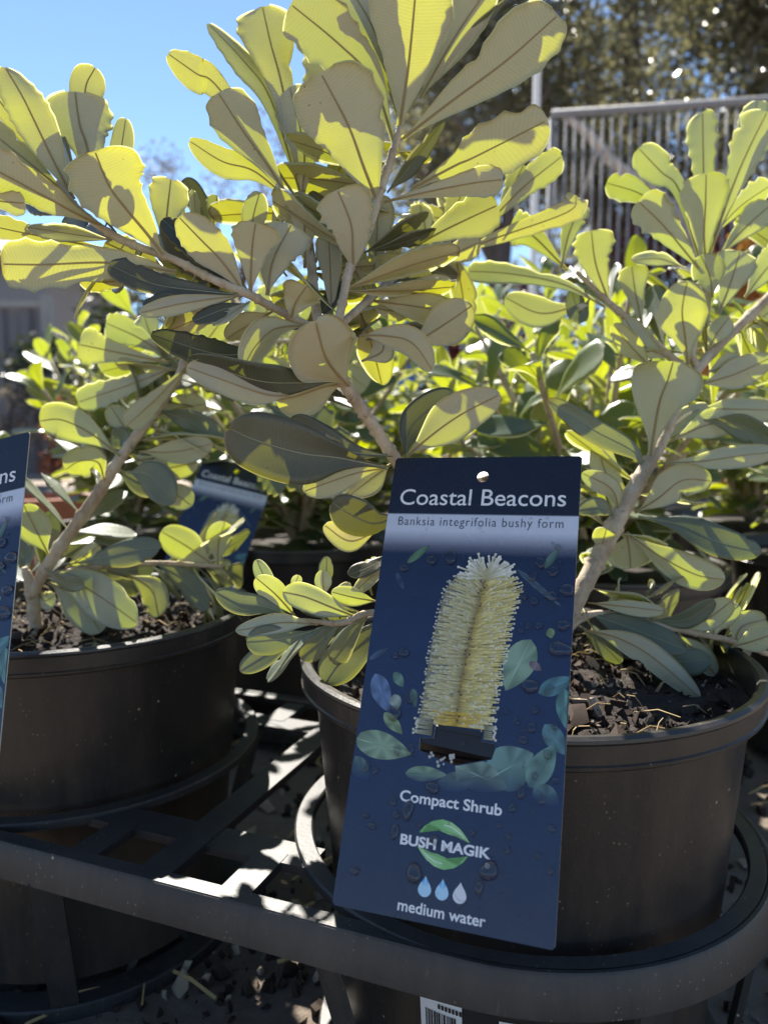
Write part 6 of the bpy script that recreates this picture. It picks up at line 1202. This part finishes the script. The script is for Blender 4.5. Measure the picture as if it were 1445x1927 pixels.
def text_mesh(body, x0, x1, base, cap, z, mat, bold=0.0, space=1.0):
    def conv(b):
        cu = bpy.data.curves.new('lettering', 'FONT'); cu.body = b; cu.size = 1; cu.offset = bold; cu.space_character = space; cu.resolution_u = 4; cu.fill_mode = 'FRONT'
        ob = bpy.data.objects.new('lettering', cu); COL.objects.link(ob)
        dg = bpy.context.evaluated_depsgraph_get(); dg.update()
        me = bpy.data.meshes.new_from_object(ob.evaluated_get(dg)); bpy.data.objects.remove(ob); bpy.data.curves.remove(cu); return me
    h = conv('H'); hy = max(v.co.y for v in h.vertices); hb = min(v.co.y for v in h.vertices); bpy.data.meshes.remove(h)
    me = conv(body); xs = [v.co.x for v in me.vertices]; a, b = min(xs), max(xs)
    for v in me.vertices:
        v.co = ((x0+(v.co.x-a)/(b-a)*(x1-x0))*.001, (-base+(v.co.y-hb)/(hy-hb)*cap)*.001, z)
    me.materials.clear(); me.materials.append(mat); me.name = 'lettering'
    return me
CREAM = (0.72, 0.69, 0.52)
def flower_mesh():
    rg = random.Random(41); mb = MB(); mb.c = []
    top, bot = (57.0, 64.0), (48.5, 141.0)
    def axis(t): return (top[0]+(bot[0]-top[0])*t-1.5*math.sin(math.pi*t), top[1]+(bot[1]-top[1])*t)
    def hw(t): return (18.6*min(1, (t*9+0.35)**0.5) if t < .1 else 19.0+0.6*math.sin(t*5))
    body = [(axis(i/20)[0]-hw(i/20)*.93-0.5, axis(i/20)[1]) for i in range(21)]+[(axis(1-i/20)[0]+hw(1-i/20)*.86, axis(1-i/20)[1]) for i in range(21)]
    body = [(q[0], min(q[1], 139.3)) for q in body]
    poly_fill(mb, body, 0.0001, colf=lambda q: (0.26, 0.215, 0.075) if q[0] < axis(min(1, max(0, (q[1]-64)/80)))[0] else (0.30, 0.23, 0.045))
    items = []
    for r in range(62):
        t = r/61
        for s in (-1, 1):
            for d in range(9):
                f = (d+rg.random())/9          # 0 = from the mid line, 1 = at the outline
                items.append((t+rg.uniform(-.01, .01), s, f))
    items.sort(key=lambda q: (-q[2], q[0]+rg.uniform(-.02, .02)))
    z = 0.00011
    for t, s, f in items:
        t = min(0.955, max(0, t)); a = axis(t); H = hw(t)
        x0 = a[0]+s*H*max(0, f-0.42)*0.8; x1 = a[0]+s*H*(0.16+0.88*f)
        lift = -3.8*(1-t)**3*(1-f*0.3) + (1.2 if s < 0 else 0.9)
        y0 = a[1]; pts = [(x0, y0+0.8), (x0+(x1-x0)*.55, y0+lift*0.35+0.9), (x1, y0+lift+rg.uniform(-.4, .4))]
        sh = rg.uniform(.75, 1.2)
        if s < 0: c0 = (0.27*sh, 0.21*sh, 0.075*sh); c1 = (0.58*sh, 0.53*sh, 0.27*sh)
        else: c0 = (0.38*sh, 0.27*sh, 0.06*sh); c1 = (0.72*sh, 0.62*sh, 0.24*sh)
        if s < 0 and f > .9: c0 = (0.10, 0.11, 0.10); c1 = (0.24, 0.25, 0.22)
        if t > .88 and f < .6: c0 = (0.42*sh, 0.27*sh, 0.03); c1 = (0.66*sh, 0.46*sh, 0.08)
        strip(mb, pts, [.75, .8, .55], z, [c0, tuple((p+q)/2 for p, q in zip(c0, c1)), c1]); z += 2.5e-7
        if rg.random() < (0.9 if f > .85 else .5 if f > .25 else .25):
            k = rg.uniform(.75, 1.1)*(0.75 if s < 0 else .95); disc(mb, pts[-1], rg.uniform(.42, .68), z, (CREAM[0]*k, CREAM[1]*k, CREAM[2]*k)); z += 2.5e-7
        if f < 0.2 and rg.random() < .3: disc(mb, (a[0]+s*rg.uniform(0, 1.6), a[1]+rg.uniform(-.6, .6)), rg.uniform(.35, .7), z, (0.11, 0.085, 0.05)); z += 2.5e-7
    for i in range(84):                          # crown of styles at the top
        an = R(-90+rg.uniform(-96, 96)); L = rg.uniform(9, 13.5)*(1.0-0.15*abs(an+math.pi/2)); bx, by = top[0]+rg.uniform(-2.5, 2.5), top[1]+1.5+rg.uniform(-1, 2.5)
        e = (bx+math.cos(an)*L*1.30, by+math.sin(an)*L*0.92); k = rg.uniform(.7, 1.05)
        strip(mb, [(bx, by), ((bx+e[0])/2, (by+e[1])/2-.3), e], [.6, .8, .9], z, [(0.40*k, .34*k, .14*k), (.58*k, .55*k, .36*k), (.72*k, .70*k, .58*k)]); z += 2.5e-7
        disc(mb, e, rg.uniform(.6, .8), z, (0.78*k, .76*k, .64*k)); z += 2.5e-7
    for r in range(9):                           # fringe of the print beside the slot
        for x0, x1 in ((38.0, 29.5), (62.6, 67.5)):
            y = 137.5+r*0.85
            if y > (145.0 if x0 < 50 else 144.0): continue
            strip(mb, [(x0, y), (x1+rg.uniform(-1, 1), y+rg.uniform(-.3, .5))], [.7, .6], z, [(.16, .15, .08), (.4, .39, .26)]); z += 2.5e-7
            disc(mb, (x1+rg.uniform(-1, 1), y), .65, z, (.6, .58, .47)); z += 2.5e-7
    for i in range(16):                          # loose styles below
        x = rg.uniform(38, 50); disc(mb, (x, 152+rg.uniform(0, 7)*(1-abs(x-44)/9)), rg.uniform(.5, .9), z, (0.45, .44, .40)); z += 2.5e-7
    return mb.mesh('printed_flower', [M['ink']], False)
NAV = (0.015, 0.033, 0.092)
def leaf_poly(c, L, Wd, ang, kind=0):
    pts = []
    for i in range(25):
        u = i/24; t = u*2 if u <= .5 else 2-u*2; s = 1 if u <= .5 else -1
        x = (t-.5)*L; y = s*Wd/2*math.sin(math.pi*min(1, t**0.8))**.8 if 0 < t < 1 else 0
        pts.append((c[0]+x*math.cos(ang)-y*math.sin(ang), c[1]+x*math.sin(ang)+y*math.cos(ang)))
    return pts[:-1]
PLEAVES = [  # centre mm, length, width, angle, colour, fade
 ((76, 108), 27, 15, R(112), (0.23, 0.34, 0.23)), ((10, 127), 20, 10, R(62), (0.13, 0.20, 0.34)), ((18, 120), 9, 5, R(50), (0.14, 0.24, 0.18)),
 ((14, 152), 30, 13, R(8), (0.24, 0.34, 0.22)), ((5, 165), 16, 9, R(60), (0.14, 0.22, 0.20)), ((27, 128), 9, 4, R(75), (0.10, 0.17, 0.14)), ((95, 140), 16, 9, R(50), (0.10, 0.19, 0.20)), ((52, 164), 22, 10, R(-25), (0.18, 0.26, 0.20)), ((6, 108), 12, 3, R(-35), (0.07, 0.11, 0.17)), ((12, 70), 10, 3, R(60), (0.05, 0.08, 0.14)), ((88, 55), 12, 4, R(-60), (0.10, 0.17, 0.14)), ((76, 154), 24, 20, R(-35), (0.16, 0.27, 0.24)), ((63, 160), 26, 14, R(15), (0.21, 0.30, 0.24)),
 ((37, 162), 20, 7, R(-5), (0.24, 0.36, 0.22)), ((90, 152), 22, 11, R(-62), (0.17, 0.29, 0.24)), ((93, 165), 14, 10, R(30), (0.15, 0.25, 0.21)),
 ((94, 116), 18, 8, R(-28), (0.10, 0.22, 0.24)), ((99, 126), 18, 9, R(85), (0.12, 0.25, 0.23)), ((18, 141), 14, 6, R(40), (0.24, 0.33, 0.18)),
 ((20, 55), 15, 4, R(-42), (0.10, 0.19, 0.10)), ((83, 70), 30, 3, R(38), (0.09, 0.13, 0.17)), ((90, 92), 5, 4, R(80), (0.22, 0.32, 0.16)), ((18, 131), 8, 6, R(70), (0.30, 0.36, 0.30)), ((84, 108), 7, 4, R(30), (0.20, 0.16, 0.17)),
]
def slot_floor(x):
    if not 31.8 < x < 68.4: return 0
    return (151.9+(x-32.6)/17.6*4.8 if x < 50.2 else 156.7-(x-50.2)/17.7*5.1)+0.3
def printed_leaves():
    out = []
    for i, (c, L, Wd, an, col) in enumerate(PLEAVES):
        mb = MB(); mb.c = []; rg = random.Random(i)
        pts = leaf_poly(c, L, Wd, an)
        def cf(q):
            k = 0.82+0.34*math.sin(q[0]*.7+q[1]*.45+i*1.7); f = min(1, max(0, (q[1]-158)/9)); e = min(1, max(0, (2-q[0])/2, (q[0]-98)/2))
            return tuple(a*k*(1-f)+b*f for a, b in zip(col, NAV))
        pts = [(min(99.6, max(0.4, q[0])), min(168.5, max(q[1], slot_floor(q[0])))) for q in pts]
        poly_fill(mb, pts, 0.00006+i*2e-6, colf=cf)
        a = (c[0]-L*.48*math.cos(an), c[1]-L*.48*math.sin(an)); b = (c[0]+L*.46*math.cos(an), c[1]+L*.46*math.sin(an))
        if L > 10 and Wd > 6:
            q2 = [tuple(a[k]+(b[k]-a[k])*j/5 for k in (0, 1)) for j in range(6)]; q2 = [(min(99.4, max(.6, x)), min(168, max(y, slot_floor(x)))) for x, y in q2]
            strip(mb, q2, [.5, .5, .45, .4, .3, .2], 0.00009+i*2e-6, [tuple(min(.8, v*1.5) if y < 160 else v for v in cf((x, y))) for x, y in q2])
        out.append(mb.mesh('printed_leaf', [M['ink']], False))
    return out
def logo_mesh():
    mb = MB(); mb.c = []; G1 = (0.22, 0.50, 0.17); G2 = (0.38, 0.66, 0.30); z = 0.00012
    def half(flip):
        cx, cyv = 48.7, 190.7
        def X(p): return (cx+p[0]*flip, cyv+p[1]*flip)
        outer = [(-11.6, -3.4), (-9.6, -6.2), (-6, -8.9), (-1.5, -10.3), (3, -9.6), (7, -7.4), (10, -4.6), (12, -2.2)]
        inner = [(8, -4.6), (5, -4.2), (2, -4.4), (-1.5, -5.2), (-5, -7.0), (-7.8, -7.6), (-9.8, -4.6), (-10.8, -3.4)]
        pts = [X(q) for q in outer+inner]; poly_fill(mb, pts if flip > 0 else pts, z, colf=lambda q: G1 if (q[0]-cx)*flip < 3 else G2)
        strip(mb, [X(q) for q in ((-0.5, -8.0), (3, -7.6), (6.5, -6.0), (9.4, -3.6))], [.35, .45, .45, .2], z+2e-5, (0.72, .82, .66))
    half(1); half(-1)
    return mb.mesh('printed_logo', [M['ink']], False)
def drops_mesh():
    mb = MB(); mb.c = []
    for j, x in enumerate((42.4, 50.3, 58.3)):
        pts = []
        for i in range(28):
            a = 2*math.pi*i/28; r = 3.05; px = r*math.sin(a); py = -r*math.cos(a)
            if py < 0: px *= (1-(-py/r)**1.6)**1.0 if py > -r else 0; py *= 1.85
            pts.append((x+px, 210.2+py))
        if j < 2: poly_fill(mb, pts, 0.00012, colf=lambda q: (0.10, 0.40, 0.75) if q[1] < 208.5 and q[1] > 205.6 and abs(q[0]-x) < 1.6 else (0.45, 0.70, 0.86))
        else:
            poly_fill(mb, pts, 0.00012, col=(0.74, 0.74, 0.76)); strip(mb, [(x-2.5, 209.2), (x-1.2, 211.2), (x+.8, 212.2), (x+2.7, 211.4)], [.15, .3, .3, .15], 0.00014, (0.40, .40, .42))
    return mb.mesh('printed_drop', [M['ink']], False)
SLOT = [(39.5, 131.1), (40.1, 131.3), (41.3, 139.6), (60.9, 141.2), (61.35, 131.5), (61.75, 131.6), (61.5, 144.7), (67.9, 145.1), (67.9, 151.5), (50.2, 156.6), (32.6, 151.8), (32.2, 146.5), (38.9, 145.6)]
def card_mesh():
    bm = bmesh.new(); Wt, Ht = .100, .2236; z = 0.0
    def loop(pts):
        vs = [bm.verts.new((x, y, z)) for x, y in pts]; return [bm.edges.new((vs[i], vs[(i+1) % len(vs)])) for i in range(len(vs))]
    es = []
    c = .0012; outl = [(c, 0), (Wt-c, 0), (Wt, -c), (Wt, -Ht+c), (Wt-c, -Ht), (c, -Ht), (0, -Ht+c), (0, -c)]
    es += loop(outl); es += loop([(q[0]*.001, -q[1]*.001) for q in SLOT])
    es += loop([(.0498+.0031*math.cos(a), -.0113+.0031*math.sin(a)) for a in (2*math.pi*i/24 for i in range(24))])
    bmesh.ops.triangle_fill(bm, use_beauty=True, edges=es, normal=(0, 0, 1))
    for f in bm.faces:
        if f.normal.z < 0: f.normal_flip()
    fr = list(bm.faces); ex = bmesh.ops.extrude_face_region(bm, geom=fr)
    vs = [g for g in ex['geom'] if isinstance(g, bmesh.types.BMVert)]
    bmesh.ops.translate(bm, verts=vs, vec=(0, 0, 0.0006))
    for v in bm.verts: v.co.z -= 0.0006
    bmesh.ops.recalc_face_normals(bm, faces=bm.faces)
    for f in bm.faces: f.material_index = 0 if abs(f.normal.z) > .5 else 1
    me = bpy.data.meshes.new('card'); bm.to_mesh(me); bm.free(); me.materials.append(M['card']); me.materials.append(M['card_edge']); return me
def dome(mb, c, r, h, elong, rg, nn=14, nr=5):
    b = len(mb.v); ph = [rg.uniform(0, 6) for _ in range(3)]
    for i in range(nr):
        t = i/nr; rr = math.cos(t*math.pi/2); zz = math.sin(t*math.pi/2)**0.8*h
        for j in range(nn):
            a = 2*math.pi*j/nn; q = r*rr*(1+.10*math.sin(2*a+ph[0])+.07*math.sin(3*a+ph[1]))
            mb.v.append(((c[0]+q*math.cos(a))*.001, -(c[1]+q*math.sin(a)*elong)*.001, (0.42+zz)*.001))
    mb.v.append((c[0]*.001, -c[1]*.001, (0.42+h)*.001)); top = b+nr*nn
    mb.f += [(b+i*nn+j, b+(i+1)*nn+j, b+(i+1)*nn+(j+1) % nn, b+i*nn+(j+1) % nn) for i in range(nr-1) for j in range(nn)]
    mb.f += [(b+(nr-1)*nn+j, top, b+(nr-1)*nn+(j+1) % nn) for j in range(nn)]
    mb.m += [0]*(nn*nr)
DROPS=[(27.7,58.3,2.55,1.1),(37.7,56.5,3.06,1.2),(13.1,63.1,2.31,0.9),(83.0,57.6,2.57,1.2),(89.4,61.7,2.28,1.3),(79.9,64.8,2.06,1.1),(89.2,74.2,3.25,0.8),(96.3,70.9,3.72,0.8),(75.9,73.8,2.05,1.4),(81.3,77.0,2.03,0.9),(95.7,88.0,3.18,0.8),(84.4,89.0,1.75,1.0),(79.4,89.4,1.51,1.0),(89.3,92.3,1.48,1.4),(76.0,91.9,1.26,1.0),(94.7,99.5,5.08,0.8),(82.4,117.6,3.65,1.0),(90.7,118.3,1.92,1.6),(18.9,106.8,2.48,1.0),(14.7,108.7,1.39,1.2),(85.1,128.2,1.68,1.0),(77.3,134.2,1.46,1.0),(84.2,136.1,2.15,1.0),(94.4,134.1,1.41,1.4),(24.8,128.4,1.88,1.4),(18.0,136.5,3.76,0.9),(80.8,141.9,1.91,1.1),(67.9,131.1,0.99,2.0),(45.7,124.9,1.04,1.0),(72.3,130.2,1.23,1.0),(41.1,167.8,3.01,1.0),(23.1,175.5,1.29,2.4),(30.6,178.9,2.53,1.8),(25.5,189.0,1.77,2.0),(25.1,181.8,1.53,1.2),(37.2,183.9,1.00,1.8),(61.5,184.2,1.19,1.2),(37.0,204.7,3.66,1.1),(70.2,198.4,3.92,1.1),(66.5,205.6,1.85,1.6),(73.0,179.2,1.17,1.0),(78.3,171.4,1.64,1.1),(81.5,164.3,1.87,1.5),(91.0,166.1,1.38,1.8),(95.9,177.4,1.35,1.3),(90.7,188.9,1.12,1.4),(53.0,146.7,1.25,1.0),(96.5,194.2,1.32,1.2),(77.6,188.8,1.38,1.3),(21.9,152.9,1.58,1.8),(28.2,152.2,1.83,1.5),(7.5,162.2,1.61,2.2),(12.1,163.6,1.33,1.4),(14.2,188.2,2.07,0.7),(10.3,184.1,1.83,0.7),(44.6,189.4,2.20,0.9),(91.0,49.1,1.53,1.0),(92.1,146.9,1.86,1.2),(77.4,183.4,1.16,1.5),(86.9,156.6,1.40,1.1),(96.0,157.7,1.60,0.9),(8.8,208.3,2.31,0.7)]
CARD = card_mesh(); FLOWER = flower_mesh(); PL = printed_leaves(); LOGO = logo_mesh(); PD = drops_mesh()
TXT = [text_mesh('Coastal Beacons', 5.8, 93.4, 27.6, 9.0, 0.00012, M['ink_white'], 0.004),
       text_mesh('Banksia integrifolia bushy form', 6.6, 92.8, 39.1, 4.7, 0.00012, M['ink_grey'], -0.004, 1.15),
       text_mesh('Compact Shrub', 25.9, 73.8, 175.3, 4.9, 0.00012, M['ink_white'], 0.022),
       text_mesh('BUSH MAGIK', 28.6, 70.3, 193.6, 4.5, 0.00016, M['ink_white'], 0.035),
       text_mesh('\u00ae', 68.6, 70.4, 197.4, 1.8, 0.00012, M['ink_white'], 0.0),
       text_mesh('medium water', 31.0, 70.6, 220.4, 4.6, 0.00012, M['ink_white'], 0.018)]
def plant_tag(TL, u, v, label, drops):
    u = Vector(u); v = Vector(v); nrm = u.cross(-v).normalized(); up = -v
    t = thing('plant_tag', TL, label, 'tag', 'printed plant tags hung on the pots')
    t.matrix_world = Matrix.Translation(TL) @ Matrix((u, up, nrm)).transposed().to_4x4()
    for nm, me in [('card', CARD), ('printed_flower', FLOWER), ('printed_logo', LOGO), ('printed_drop', PD)]+[('printed_leaf', q) for q in PL]+[('lettering', q) for q in TXT]:
        o = bpy.data.objects.new(nm, me); COL.objects.link(o); o.parent = t
        if nm != 'card': o.location = (0, 0, 0.00005)
    rg = random.Random(13)
    if drops:
        for (x, y, r, e) in DROPS:
            mb = MB(); dome(mb, (x, y), r, r*0.62, e, rg, 18, 7); child('water_drop', mb, [M['water']], t, True)
        mb = MB()
        for i in range(210):
            x, y = rg.uniform(2, 98), rg.uniform(3, 221)
            if 33 < x < 74 and 50 < y < 157 and rg.random() < .9: continue
            if x < 45 and rg.random() < .5: continue
            dome(mb, (x, y), rg.uniform(.22, .70), .38, rg.uniform(.9, 1.5), rg, 9, 3)
        o = child('fine_droplets', mb, [M['water']], t, True); o['kind'] = 'stuff'
    return t
plant_tag((0.0066, 0.4255, 0.4092), (0.9384, -0.3447, 0.0227), (-0.1352, -0.427, -0.8941), 'sharp dark blue plant tag with cone flower photo, hung on the right pot', True)
plant_tag((-0.2856, 0.4444, 0.4032), (0.943, -0.2611, 0.2062), (0.0727, -0.443, -0.8936), 'dark blue plant tag in front of the left pot, mostly out of frame', True)
plant_tag((-0.2332, 1.0021, 0.392), (0.9559, -0.2086, -0.2068), (-0.2749, -0.3865, -0.8804), 'blurred tilted plant tag in the second row behind the leaves', False)

# hanging tabs of the pots that pass through the tag slots
def tab(pt, TL, u, v):
    u = Vector(u); v = Vector(v); nrm = u.cross(-v).normalized(); TL = Vector(TL)
    def W(x, y, z): return TL+u*x*.001+v*y*.001+nrm*z*.001
    mb = MB()
    def prism(p, z0, z1):
        k = len(p); vs = [W(q[0], q[1], z0) for q in p]+[W(q[0], q[1], z1) for q in p]
        mb.add(vs, [tuple(range(k))[::-1], tuple(range(k, 2*k))]+[(i, (i+1) % k, k+(i+1) % k, k+i) for i in range(k)])
    prism([(31, 139.8), (69, 140.5), (69, 151.5), (31, 148.0)], -4.0, -1.1)
    prism([(40.5, 139.2), (61.6, 140.6), (61.6, 142.6), (40.5, 141.2)], -1.1, 0.6)
    prism([(38, 142), (62, 142), (62, 146), (38, 146)], -30, -4.0)
    mb.build('tag_tab', M['tab'], pt, smooth=False)
tab(pot_r, (0.0066, 0.4255, 0.4092), (0.9384, -0.3447, 0.0227), (-0.1352, -0.427, -0.8941))
tab(pot_l, (-0.2856, 0.4444, 0.4032), (0.943, -0.2611, 0.2062), (0.0727, -0.443, -0.8936))
